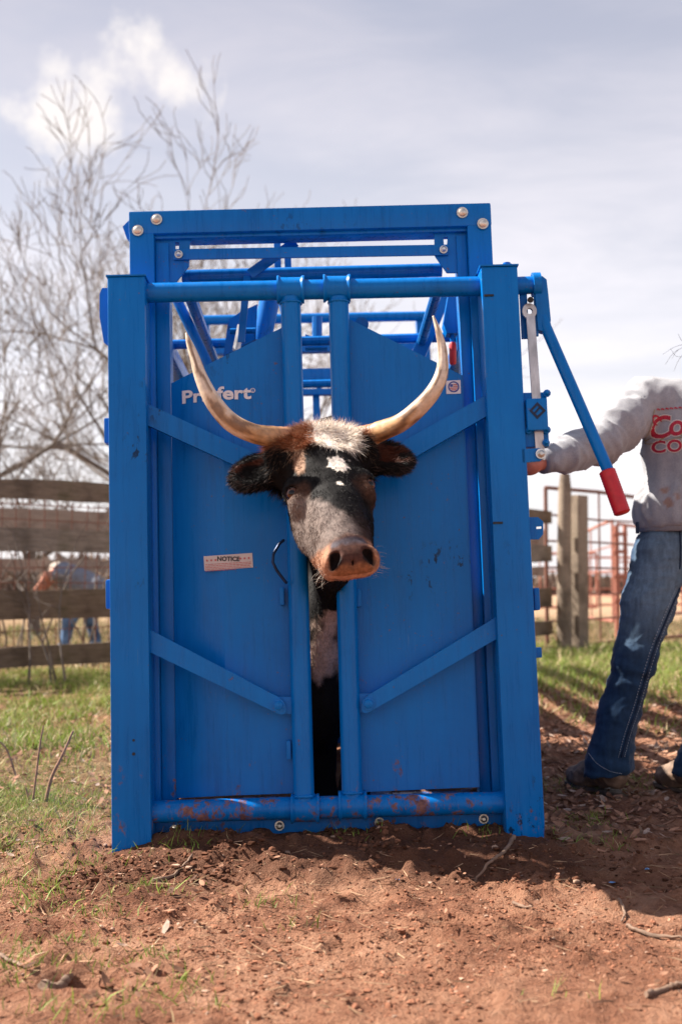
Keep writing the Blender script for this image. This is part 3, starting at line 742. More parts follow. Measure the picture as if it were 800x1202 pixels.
# --- ratchet latch
st = MB(); A_, B_ = C(622, 372, .03), C(634, 540, .012)
st.bar(A_, B_, .0255, .008); eye = C(621, 365, .03)
st.prism([[eye + Vector((math.cos(t) * .021, 0, math.sin(t) * .023)) for t in np.linspace(0, 2 * math.pi, 20, endpoint=False)], [eye + Vector((math.cos(t) * .009, 0, math.sin(t) * .009)) for t in np.linspace(0, 2 * math.pi, 12, endpoint=False)]], (0, .012, 0))
sto = part(st, 'latch_strap', simple('worn_zinc', (.55, .53, .52), .45, .75, 25, .45, .3, (1, 1, .3)))
part(MB().bar(C(613, 338, .06), C(616, 398, .06), .022, .008), 'latch_link', BLUE)
part(MB().bar(C(627, 345, .045), C(630, 395, .045), .008, .008), 'latch_link', BLUE)
part(MB().tube([C(622, 352, .01), C(622, 352, .06)], .009, 10), 'latch_pin', DARK)
lx = part(MB().box2(C(619, 505, -.012), C(641.5, 467, -.012) + Vector((0, .05, 0)), .004), 'latch_box', BLUE)
part(MB().box2(C(612, 525, .02), C(641, 460, .02) + Vector((0, .035, 0)), .004), 'latch_back', BLUE, lx)
for px, py in ((641, 462), (641, 505), (620, 505), (640, 520)): MB().disc_bolt(C(px, py, .012), (0, -1, 0), .008, .018, 10).build('bolt', BLUE, lx)
# diamond emblem pressed into the latch box
yb_ = -.0125; dm = MB(); outer = [(620.5, 482), (630, 472), (640, 482), (630, 492)]; innr = [(624, 482), (630, 476), (636.5, 482), (630, 488)]
dm.prism([[C(*q, yb_) for q in outer], [C(*q, yb_) for q in innr]], (0, -.0015, 0)); dm.bar(C(627, 485, yb_ - .001), C(633, 478, yb_ - .001), .005, .002, bevel=0); dm.build('emblem', simple('emblem_dark', (.002, .012, .05), .6, 0, 60, .4, .1), lx)
ll = part(MB().prism([[C(*q, .0) for q in ((612, 527), (634, 526), (638, 530), (639, 536), (634, 541), (613, 543))]], (0, .014, 0)), 'latch_lug', BLUE)
bolts(C(634, 533, -.001), .011, .016, STEEL, ll)
MB().prism([[C(*q, .002) for q in ((630, 538), (639, 540), (641, 532), (639, 528))]], (0, .006, 0)).build('strap_end', STEEL, ll)
part(MB().prism([[C(*q, .03) for q in ((618, 607), (631, 607), (637, 612), (637, 627), (632, 633), (622, 633), (618, 630))], [C(*q, .03) for q in ((629, 618), (638.5, 617.5), (638.5, 621), (629, 621))][:0] or [C(*q, .03) for q in ((629, 618), (635.5, 617.5), (635.5, 620.5), (629, 621))]], (0, .01, 0)), 'hook_tab')
for a_, b_ in (((626, 690), (634, 716)), ((622, 760), (636, 772))): part(MB().box2(C(*a_, .05), C(*b_, .05) + Vector((0, .04, 0)), .004), 'side_tab')
# left side lugs
part(MB().prism([[C(*q, .06) for q in ((117, 345), (120, 338), (130, 338), (130, 408), (122, 402), (117, 372))]], (0, .012, 0)), 'side_lug')
for a_, b_ in (((122, 520), (132, 490)), ((124, 715), (134, 680))): part(MB().box2(C(*a_, .05), C(*b_, .05) + Vector((0, .05, 0)), .006), 'side_lug')
part(MB().prism([[C(*q, .23) for q in ((144, 266), (152, 258), (154, 285), (149, 280))]], (0, .02, 0)), 'side_lug')

# --- body of the chute behind the headgate
XL, XR, YE = C(160, 600, .2).x, C(590, 600, .2).x, 2.35
for sx, x in ((-1, XL), (1, XR)):
    for z in (.09, .62, 1.02):
        part(MB().box2((x - .025, .235, ZB + z), (x + .025, YE - .03, ZB + z + .05), .004), 'side_rail')
    part(MB().box2((x - .03, .235, ZB + 1.60), (x + .03, YE - .03, ZB + 1.66), .004), 'top_rail')
    part(MB().box2((x - .004 - .014 * sx, .24, ZB + .12), (x + .004 - .014 * sx, YE - .05, ZB + (1.04 if sx < 0 else .64))), 'side_panel')
    for y in (.9, 1.6):
        part(MB().box2((x - .026, y - .026, ZB + .03), (x + .026, y + .026, ZB + 1.62), .004), 'side_post')
    for k in range(7):
        y = .38 + .27 * k
        if abs(y - .9) < .07 or abs(y - 1.6) < .07: continue
        part(MB().tube([(x, y, ZB + .66), (x, y, ZB + 1.04)], .011, 8), 'drop_rod')
part(MB().box2((XL + .03, .14, ZB + .0), (XR - .03, YE, ZB + .03), .003), 'floor_plate', BLUE_LOW)
# rear frame and tail gate
def rpx(px, py): return C(px, py, YE)
for px in (238, 497): part(MB().box2((rpx(px, 400).x - .03, YE, ZB + .02), (rpx(px, 400).x + .03, YE + .08, rpx(px, 371).z), .004), 'rear_post')
part(MB().tube([rpx(236, 376), rpx(499, 371)], .024, 14), 'rear_pipe')
part(MB().box2(rpx(240, 416) + Vector((0, .0, 0)), rpx(496, 401) + Vector((0, .05, 0)), .004), 'rear_beam')
part(MB().bar(rpx(330, 441), rpx(430, 439), .055, .05), 'tail_gate_rail'); part(MB().bar(rpx(300, 461), rpx(450, 460), .03, .04), 'tail_gate_rail')
for px in (345, 369, 402, 424): part(MB().box2((rpx(px, 400).x - .017, YE + .01, ZB + .05), (rpx(px, 400).x + .017, YE + .045, rpx(px, 456).z), .003), 'tail_gate_bar')
part(MB().bar(rpx(372, 456), rpx(393, 441), .022, .02), 'tail_gate_stay')
part(MB().box2((rpx(300, 600).x, YE + .012, ZB + .05), (rpx(384, 600).x, YE + .018, rpx(330, 500).z)), 'tail_gate_light_block'); part(MB().box2((rpx(386, 600).x, YE + .012, ZB + .05), (rpx(455, 600).x, YE + .018, rpx(330, 500).z)), 'tail_gate_light_block')  # solid sheets, added to darken the inside of the chute
# squeeze linkage seen over the head panels
part(MB().tube([C(207, 350, .5), C(250, 440, .5)], .017, 12), 'squeeze_arm'); part(MB().tube([C(228, 352, .9), C(247, 410, .9)], .014, 12), 'squeeze_arm')
fb_ = MB(); q = [C(347, 284, .24), C(293, 322, .24)]; fb_.bar(q[0], q[1], .032, .006); part(fb_, 'flat_link')
part(MB().bar(C(290, 324, .25), C(283, 402, .25), .022, .006), 'flat_link')
part(MB().prism([[C(*q_, .55) for q_ in ((268, 376), (282, 366), (302, 357), (300, 398), (262, 418))]], (0, .008, 0)), 'pivot_plate')
part(MB().tube([C(270, 389, .5), C(300, 388, .5)], .010, 10), 'pivot_pin'); part(MB().tube([C(283, 382, .47), C(277, 412, .47)], .012, 10), 'cylinder_rod', STEEL)
part(MB().tube([C(319, 340, .62), C(306, 402, .62)], .034, 18), 'cylinder'); part(MB().tube([C(329, 345, .66), C(340, 392, .66)], .014, 10), 'squeeze_arm')
for px in (322, 334): part(MB().box2(C(px, 318, .48), C(px + 7, 279, .48) + Vector((0, .02, 0)), .003), 'bracket_ear')
part(MB().tube([C(318, 300, .49), C(345, 299, .49)], .011, 10), 'bracket_pin')
part(MB().tube([C(424, 381, .17), C(424, 381, .62)], .0215, 18), 'spring_tube')
part(MB().bar(C(522, 345, .9), C(489, 421, .9), .05, .05), 'squeeze_channel'); part(MB().prism([[C(*q_, .7) for q_ in ((526, 345), (539, 345), (537, 391), (524, 391), (520, 380))]], (0, .06, 0)), 'ratchet_box')
part(MB().bar(C(489, 402, 1.4), C(452, 424, 1.4), .03, .03), 'squeeze_channel')
rl = part(MB().tube([C(530, 388, .72), C(530.5, 404, .72)], .008, 10), 'release_lever'); part(MB().tube([C(530.5, 402, .72), C(530.8, 405, .72), C(531, 426, .72), C(531, 428, .72)], [.009, .0125, .0125, .009], 12), 'red_handle', RED, rl)
part(MB().tube([C(372, 372, 1.2), C(372, 400, 1.2)], .02, 10), 'bracket_ear'); part(MB().prism([[C(*q_, 1.3) for q_ in ((358, 392), (384, 402), (384, 408), (358, 408))]], (0, .05, 0)), 'pivot_plate')
for x in (XL + .16, XR - .16): part(MB().tube([(x, .25, ZB + 1.63), (x, YE + .02, ZB + 1.63)], .018, 10), 'roof_pipe')
for y in (.95, 1.65): part(MB().tube([(XL, y, ZB + 1.66), (XR, y, ZB + 1.66)], .018, 10), 'roof_pipe')

# --- lettering and stickers
def text_obj(name, body, loc, size, mat, parent, bold=.0, shear=0., align='LEFT', space=1.0, depth=0.0, sx=1.0, roll=0.):
    cu = bpy.data.curves.new(name, 'FONT'); cu.body = body; cu.size = size; cu.offset = bold; cu.shear = shear; cu.align_x = align; cu.space_character = space; cu.extrude = depth; cu.resolution_u = 4
    tmp = bpy.data.objects.new(name + '_tmp', cu); COL.objects.link(tmp); bpy.context.view_layer.update()
    me = bpy.data.meshes.new_from_object(tmp.evaluated_get(bpy.context.evaluated_depsgraph_get())); bpy.data.objects.remove(tmp)
    me.transform(Matrix.Translation(Vector(loc)) @ Matrix.Rotation(roll, 4, 'Y') @ Matrix.Rotation(math.pi / 2, 4, 'X') @ Matrix.Diagonal((sx, 1, 1, 1)))
    return link(name, me, mat, parent)
DECAL_W = simple('white_vinyl', (.72, .68, .70), .5, 0, 30, .08, 0); DECAL_BK = simple('black_print', (.03, .025, .03), .6, 0, 30, .1, 0); DECAL_R = simple('red_print', (.5, .08, .09), .6, 0, 30, .1, 0); DECAL_B = simple('blue_print', (.06, .08, .3), .6, 0, 30, .1, 0)
bx = C(213, 472, PY); wid = (C(295, 468, PY) - bx).length
yl_ = .0995
t0 = text_obj('brand_lettering', 'Priefert', (C(213, 472, .1115).x, .1105, C(213, 472, .1115).z), .052, DECAL_W, lp, .0016, 0, 'LEFT', 1.0)
def fit_text(o, x0, x1, y_of):        # stretch to the measured width and lay on the sheet
    xs = [v.co.x for v in o.data.vertices]; a_, b_ = min(xs), max(xs)
    for v in o.data.vertices: v.co.x = x0 + (v.co.x - a_) * (x1 - x0) / (b_ - a_); v.co.y = y_of(v.co.x)
xf, yf = C(262, 460, PY).x, PY; xo_ = C(202, 460, .1445).x
def on_left(x): return (PY - .0022) if x > xf else PY + (.1445 - PY) * (xf - x) / (xf - xo_) - .0045
fit_text(t0, C(213, 470, .11).x, C(295, 467, PY).x, on_left)
t1 = text_obj('registered_mark', '®', (C(294, 461, PY).x, PY - .0022, C(294, 461, PY).z), .018, DECAL_W, lp, .0004)
nd = part(MB().prism([[C(239, 653, PY - .0018), C(296, 649, PY - .0018), C(297, 666, PY - .0018), C(240, 670, PY - .0018)]], (0, .0008, 0)), 'notice_sticker', simple('sticker_paper', (.62, .55, .53), .55, 0, 40, .06, 0), lp)
ti = text_obj('notice_word', 'NOTICE', (C(268, 658.5, PY).x, PY - .0026, C(268, 658.5, PY).z), .0175, DECAL_BK, nd, .0007, 0, 'CENTER', 1.0, 0, 1.0, math.radians(2.2)); 
for k, px in enumerate((243, 248, 253, 282, 287, 292)):
    c = C(px, 656.5 - (px - 268) * .06, PY - .0026); m = MB(); pts = [c + Vector((math.sin(t) * r_, 0, math.cos(t) * r_)) for t, r_ in [(math.pi * i_ / 5, .0042 if i_ % 2 == 0 else .0018) for i_ in range(10)]]
    m.prism([pts], (0, .0004, 0)); m.build('star', DECAL_R, nd)
lm = MB()
for k in range(5):
    yy = 661.2 + 1.9 * k; x_ = 241.0
    while x_ < 293:
        L_ = random.uniform(1.5, 4.5); L_ = min(L_, 294.5 - x_); lm.bar(C(x_, yy - (x_ - 268) * .06, PY - .0024), C(x_ + L_, yy - (x_ + L_ - 268) * .06, PY - .0024), .0015, .0004, bevel=0); x_ += L_ + .8
        if k == 4 and x_ > 275: break
lo_ = lm.build('small_print', DECAL_R, nd); tag(lo_, kind='stuff')
# round flag sticker on the right panel
fs = part(MB().prism([[C(523, 447, PY - .0018), C(540, 446, PY - .0018), C(540.5, 462, PY - .0018), C(523.5, 462.5, PY - .0018)]], (0, .0008, 0)), 'flag_sticker', DECAL_W, rp)
cc = C(532, 454, PY - .0024); ring = [cc + Vector((math.cos(t) * .0165, 0, math.sin(t) * .0165)) for t in np.linspace(0, 6.283, 24, endpoint=False)]; rin = [cc + Vector((math.cos(t) * .0125, 0, math.sin(t) * .0125)) for t in np.linspace(0, 6.283, 24, endpoint=False)]
MB().prism([ring, rin], (0, .0004, 0)).build('ring', DECAL_B, fs)
for k in range(4):
    z = -.009 + .0052 * k; w_ = math.sqrt(.0118 ** 2 - z ** 2); MB().bar(cc + Vector((-w_ if k < 2 else -.001, 0, z)), cc + Vector((w_, 0, z)), .0027, .0005, bevel=0).build('stripe', DECAL_R, fs)
MB().box2(cc + Vector((-.0105, -.0003, .0)), cc + Vector((-.002, .0003, .008))).build('canton', DECAL_B, fs)

# weld beads where tubes meet
WELD = BLUE
def weld(c, ax, r, parent=None):
    c, ax = Vector(c), Vector(ax).normalized(); u = ax.orthogonal().normalized(); v = ax.cross(u); n = 40; pts = [c + (u * math.cos(t) + v * math.sin(t)) * r for t in [6.2832 * k / n for k in range(n + 1)]]
    MB().tube(pts, [.0042 + random.uniform(-.0012, .0016) for _ in range(n)] + [.0042], 6, False).build('weld_bead', WELD, parent or chute, 60)
axp = C(568, 336, YP) - C(168, 344, YP)
for q, r in ((C(171.5, 344, YP), .0285), (C(565, 336, YP), .0285), (C(179, 953, YP), .0305), (C(590.5, 942, YP), .0305)): weld(q, axp, r)
for nb_, t_, b_ in ((nbL, (341.3, 356), (356.8, 934)), (nbR, (397.2, 355), (413, 930))):
    for q in (t_, b_): weld(C(*q, YP), C(*b_, YP) - C(*t_, YP), .029, nb_)
for a_, b_ in (((170.5, 473), (170.5, 496)), ((571.5, 463), (571.5, 486)), ((175.5, 739), (175.5, 764)), ((583, 724), (583, 748))):
    A2, B2 = C(*a_, .028), C(*b_, .028); n = 9; MB().tube([A2.lerp(B2, k / n) for k in range(n + 1)], [.0038 + random.uniform(-.001, .0015) for _ in range(n + 1)], 6).build('weld_bead', WELD, chute, 60)

# ================================================================== COW
cow = empty('cow', (0, 3.9, 0)); cow.location = (0, 0, 0)
tag(cow, 'black horned cow with white forehead patch, head held in the blue headgate', 'cow')
HS = np.array((1.0, 1.0, 1.13), np.float32)
HO = W(418, 668, 2.81)                                     # chin, origin of the head's own frame
HR = Matrix.Rotation(math.radians(8), 3, 'Z') @ Matrix.Rotation(math.radians(-7.5), 3, 'Y') @ Matrix.Rotation(math.radians(-42), 3, 'X')
HRn = np.array(HR, np.float32); HOn = np.array(HO, np.float32)
def hw(p): return HOn + HRn @ (np.array(p, np.float32) * HS)     # head frame -> world
def hl(P): return (P - HOn) @ HRn / HS                         # world -> head frame
def H(px, py, y=.02):                                     # head-frame point at depth y seen at a photo pixel
    HT = HR.transposed(); d = HT @ ray(px, py); o = HT @ (Vector((0, 0, CAM_H)) - HO); q = o + d * ((y * float(HS[1]) - o.y) / d.y); return Vector((q.x / float(HS[0]), y, q.z / float(HS[2])))
F = Field(axis([(-.46, -.33, .02), (-.33, .30, .0042), (.30, .46, .02)]), axis([(2.84, 3.30, .0042), (3.30, 3.46, .012), (3.46, 5.62, .024)]), axis([(-.04, .66, .02), (.66, 1.26, .0042), (1.26, 1.42, .02)]))
def E(c, r, k=.02, rot=None, cut=False): F.ell(hw(c), np.array(r) * HS, k, HRn if rot is None else HRn @ np.array(rot, np.float32), cut)
def B(a, b, ra, rb, k=.02, cut=False): F.bone(hw(a), hw(b), ra, rb, k, cut)
RX = lambda d: Matrix.Rotation(math.radians(d), 3, 'X'); RY = lambda d: Matrix.Rotation(math.radians(d), 3, 'Y'); RZ = lambda d: Matrix.Rotation(math.radians(d), 3, 'Z')
# skull
E((0, .085, .385), (.094, .085, .085), .03)                # cranium
E((0, .060, .315), (.098, .062, .095), .03)                # forehead
E((0, .055, .215), (.070, .055, .13), .03)                 # bridge of the nose, broad
B((0, .052, .22), (0, .050, .105), .060, .052, .03)
E((0, .065, .12), (.060, .055, .075), .03)                 # nose above the muzzle
for s in (-1, 1):
    E((s * .066, .135, .275), (.040, .085, .085), .035)    # cheek / masseter
    E((s * .050, .115, .185), (.034, .055, .075), .03)     # cheek in front
    E((s * .092, .060, .308), (.028, .036, .030), .022)    # brow over the eye
    E((s * .087, .064, .266), (.025, .036, .026), .022)    # under the eye
    E((s * .098, .072, .425), (.050, .056, .048), .03)     # horn boss
    E((s * .035, .046, .058), (.037, .040, .032), .02)     # muzzle halves
    E((s * .038, .096, .100), (.031, .050, .030), .02)     # lip corners
E((0, .078, .462), (.108, .068, .050), .03)                # poll
E((0, .046, .062), (.052, .040, .036), .02)                # muzzle pad
E((0, .074, .072), (.050, .043, .020), .015)               # upper lip
E((0, .100, .082), (.040, .038, .011), .005)               # lower lip
B((0, .165, .27), (0, .140, .130), .060, .030, .035)        # jaw
B((-.03, .2, .31), (-.02, .15, .14), .038, .022, .03); B((.03, .2, .31), (.02, .15, .14), .038, .022, .03)
# ears, held out sideways, cupped towards the front
for s in (-1, 1):
    e = Matrix(((1, 0, 0), (0, 1, 0), (0, 0, 1)))
    rt = RY(s * 6) @ RZ(s * 14)
    cx = .172 if s < 0 else .190
    B((s * .085, .118, .404), (s * .135, .118, .428), .030, .036, .03)
    E((s * cx, .115, .436), (.072, .028, .053), .02, rt)
    E((s * (cx + .014), .085, .434), (.055, .026, .039), .012, rt, True)
# eye sockets and nostrils
EYES = [(-.0990, .046, .288), (.1000, .048, .288)]
for s, e in zip((-1, 1), EYES):
    E(e, (.0175, .0205, .0150), .005, RZ(s * 20), True)
for s in (-1, 1):
    E((s * .041, .010, .048), (.0125, .032, .0155), .006, RY(s * -32), True)
    E((s * .048, .024, .041), (.010, .02, .008), .008, RY(s * 30), True)
E((0, .026, .036), (.0024, .010, .008), .004, None, True)   # philtrum
# neck, chest, trunk and legs
nk = [hw((0, .16, .36)), np.array((-.022, 3.33, 1.0)), np.array((-.015, 3.62, .99)), np.array((0, 4.0, 1.02))]
F.ell((-.024, 3.36, .97), (.072, .16, .19), .04)
F.ell((-.022, 3.30, .90), (.055, .12, .17), .05)
for (a_, b_, ra, rb) in ((nk[0], nk[1], .085, .07), (nk[1], (-.015, 3.55, .97), .07, .13), ((-.015, 3.55, .97), nk[3], .13, .27)): F.bone(a_, b_, ra, rb, .06)
F.bone((-.022, 3.34, .84), (-.01, 3.60, .60), .045, .085, .06); F.bone((-.02, 3.30, .82), (-.015, 3.5, .66), .028, .03, .04)
F.ell((-.005, 3.72, .62), (.15, .20, .20), .08); F.ell((-.05, 3.54, .58), (.06, .07, .11), .05); F.ell((-.06, 3.60, .42), (.10, .09, .16), .06)
F.ell((0, 4.05, .88), (.27, .40, .38), .1); F.ell((0, 4.65, .86), (.33, .62, .38), .1); F.ell((0, 5.2, .95), (.27, .34, .33), .1)
F.bone((0, 3.95, 1.22), (0, 5.3, 1.25), .06, .07, .1)
for sx in (-.13, .14):
    dy = .0 if sx < 0 else -.09
    if sx < 0: F.bone((-.05, 3.78, .50), (-.062, 3.68, .36), .085, .058, .05); F.bone((-.062, 3.68, .36), (-.058, 3.66, .10), .055, .042, .04); F.bone((-.058, 3.66, .10), (-.055, 3.61, .05), .05, .056, .02)
    else: F.bone((.08, 3.84, .50), (.04, 3.80, .10), .07, .045, .05); F.bone((.04, 3.80, .10), (.04, 3.75, .05), .05, .056, .02)
    F.bone((sx, 3.92, .72), (sx * .7, 3.80, .50), .10, .08, .06)
    F.bone((sx * 1.2, 5.25, .85), (sx * 1.1, 5.10, .58), .15, .08, .06); F.bone((sx * 1.1, 5.10, .58), (sx * 1.05, 5.38, .40), .07, .045, .04); F.bone((sx * 1.05, 5.38, .40), (sx * 1.05, 5.34, .10), .042, .034, .03); F.bone((sx * 1.05, 5.34, .10), (sx * 1.05, 5.29, .045), .045, .052, .02)
F.bone((0, 5.5, 1.15), (0, 5.56, .6), .04, .02, .04)
CV, CQ = F.mesh(); CN = vnormals(CV, CQ)
if (CN * (CV - np.array((0, 4.3, .8)))).sum() < 0: CQ = CQ[:, ::-1]; CN = -CN
CV = CV + CN * ((fbm(CV, 38, 3, 2) - .5) * .0035)[:, None]

BLACK, BROWN, WHITE = np.array((.0085, .0075, .0078)), np.array((.33, .115, .046)), np.array((.85, .77, .68))
TAN, PINK, NOSE = np.array((.27, .115, .058)), np.array((.48, .255, .165)), np.array((.070, .030, .022))
hp = lambda px, py: (H(px, py).x, H(px, py).z)
S1, S2, WT = hp(397, 551), hp(398.5, 575), hp(393, 534)
def coat(P):
    q = hl(P); x, y, z = q[:, 0], q[:, 1], q[:, 2]; n = fbm(P, 34, 3, 7) - .5; n2 = fbm(P, 90, 2, 3) - .5; n3 = fbm(P, 12, 2, 5) - .5
    c = np.tile(BLACK, (len(P), 1)); c *= (1 + 1.1 * n3)[:, None]
    front = y < .2
    def lay(c, m, col): m = np.clip(m, 0, 1)[:, None]; return c * (1 - m) + col * m
    # warm brown tinge on face sides, around the eyes and jaw
    c = lay(c, sstep(.05, .012, np.hypot(np.abs(x) - .094, (z - .268) * 1.2) + n * .02) * .7 * (y < .13), np.array((.10, .045, .025)))
    c = lay(c, sstep(.20, .10, z + n * .06) * .45 * (z > .02) * (y < .2), np.array((.075, .04, .03)))
    c = lay(c, sstep(.012, -.022, z - .222 + (x + .05) * .95 + n * .06) * sstep(.045, .015, x + n * .04) * (y < .2) * .92 * (z > .02), np.array((.21, .165, .145)))  # sunlit side of the face painted in as lighter taupe coat
    # poll: red-brown round the horns, mixed on top
    top = sstep(.385, .410, z + n * .03 - .75 * np.maximum(np.abs(x) - .065, 0)) * (y < .26) * (np.abs(x) < .134)
    c = lay(c, top * .95, BROWN * 1.0); c = lay(c, top * sstep(.05, -.2, n3 - .02) * .6, BROWN * .35)
    c = lay(c, top * sstep(.46, .50, z) * sstep(.5, .0, np.abs(n2) * 4) * .4, WHITE * .55)
    # white blaze below the poll, pointed downwards
    edge = (z - (WT[1] - .004)) * 1.5 - np.abs(x - WT[0] - .012) * .55 + n * .028 + n2 * .012
    lim = sstep(.064, .050, np.abs(x - WT[0] - .014) + n * .02) * sstep(.500, .478, z + n * .03)
    c = lay(c, sstep(-.002, .010, edge) * lim * (y < .12), WHITE)
    # tan streak above the left eye
    c = lay(c, sstep(.016, .008, np.abs(x + .066 + (z - .36) * -.1) + n * .016) * sstep(.315, .335, z + n * .03) * sstep(.425, .40, z) * (y < .1) * .9, np.array((.36, .215, .14)))
    for (sx, sz), r in ((S1, .0235), (S2, .0085)):
        ang = np.arctan2(z - sz, x - sx); rr = r * (1 + .13 * np.sin(ang * 13 + 1) + n * .9 + n2 * 1.1)
        c = lay(c, sstep(rr + .002, rr - .003, np.hypot(x - sx, (z - sz) * (1 if r > .01 else 1.2))) * (y < .1), WHITE * .95)
    # muzzle
    zm = z - .62 * np.maximum(y - .03, 0); mz = sstep(.108, .088, zm + n * .015 + np.abs(x) * .10) * sstep(.19, .14, y + n * .03) * (z > -.02)
    c = lay(c, mz, TAN * .9); c = lay(c, mz * sstep(.046, .034, zm + n * .01) * .85 * (y > .05), PINK); c = lay(c, mz * sstep(.042, .056, np.abs(x) + n * .01) * .55, PINK * .9)
    ns = mz * sstep(.056, .044, np.abs(x) + np.abs(z - .056) * .25 + n * .008) * sstep(.028, .036, z + n2 * .006) * sstep(.102, .090, z) * sstep(.075, .05, y)
    c = lay(c, ns, NOSE); c = lay(c, ns * sstep(.070, .084, z + n2 * .01) * .8, np.array((.085, .078, .095)))  # grey-blue sheen painted along the top of the nose pad
    for s in (-1, 1): c = lay(c, sstep(.019, .013, np.hypot(x - s * .038, (z - .050) * .8)) * (y > .010) * (y < .07) * mz, np.array((.012, .008, .008)))
    # ears: reddish inside
    ear = (np.abs(x) > .132) & (z > .34) & (z < .52) & (y < .2)
    c = lay(c, ear * sstep(.13, .22, n3 + n * .5) * .55 * (y < .112) * (np.abs(z - .432) < .03), np.array((.14, .036, .016)))
    # chest patch and throat
    wx, wy, wz = P[:, 0], P[:, 1], P[:, 2]
    ch = sstep(.062, .03, np.abs(wx + .042 + n * .14)) * sstep(.665, .640, wz + n * .10 - (wx + .05) * .5) * sstep(.47, .505, wz + n * .12) * (wy > 3.42) * (wy < 3.85)
    c = lay(c, ch, np.array((.50, .36, .29)))
    hoof = (wz < .05); c = lay(c, hoof * .9, np.array((.05, .035, .025)))
    return np.clip(c, .003, 1)
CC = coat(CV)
HIDE = attr_mat('cow_hide', .7, .12, .0, 0, 160, .25, .25, 90)
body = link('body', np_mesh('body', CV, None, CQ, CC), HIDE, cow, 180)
# eyes
EYEM, n_, l_, p_ = new_mat('cow_eye'); cdn = n_.new('ShaderNodeTexCoord'); rp_ = ramp(n_, ((.0, (.004, .003, .003)), (.30, (.006, .004, .004)), (.38, (.080, .028, .013)), (.60, (.105, .038, .018)), (.68, (.04, .022, .016)), (.80, (.03, .018, .014)), (.92, (.30, .24, .22))))
ln_ = n_.new('ShaderNodeVectorMath'); ln_.operation = 'LENGTH'; mpv = n_.new('ShaderNodeMapping'); mpv.inputs['Scale'].default_value = (44, 0, 56); l_.new(cdn.outputs['Object'], mpv.inputs[0]); l_.new(mpv.outputs[0], ln_.inputs[0]); l_.new(ln_.outputs['Value'], rp_.inputs[0]); l_.new(rp_.outputs[0], p_.inputs['Base Color'])
p_.inputs['Roughness'].default_value = .03; p_.inputs['Specular IOR Level'].default_value = .35
LIDM = simple('eyelid', (.085, .050, .036), .45, 0, 80, .4, .2)
for s, e in zip((-1, 1), EYES):
    bm = bmesh.new(); bmesh.ops.create_uvsphere(bm, u_segments=24, v_segments=16, radius=.0190); me = bpy.data.meshes.new('eye'); bm.to_mesh(me); bm.free()
    nE = Vector((s * .80, -.60, .05)).normalized(); tE = Vector((0, 0, 1)).cross(nE).normalized(); uE = nE.cross(tE); cE = Vector(e) + nE * .0035
    for nm, a0, a1, up_, th in (('upper_lid', 0, math.pi, .0138, .0044), ('lower_lid', math.pi, 2 * math.pi, .0142, .0034)):
        pts = [Vector(hw(cE + tE * .0185 * math.cos(t_) + uE * up_ * math.sin(t_) - nE * .007 * abs(math.cos(t_)) ** 2)) for t_ in np.linspace(a0, a1, 17)]
        MB().tube(pts, [th * (.55 + .45 * math.sin(math.pi * k / 16)) for k in range(17)], 8).build(nm, LIDM, cow, 180)
    o = link('eye', me, EYEM, cow, 180); o.matrix_local = Matrix.Translation(hw(Vector(e) - Vector((s * .80, -.60, .05)) * .0030)) @ (HR @ RZ(s * 24) @ RX(26)).to_4x4()
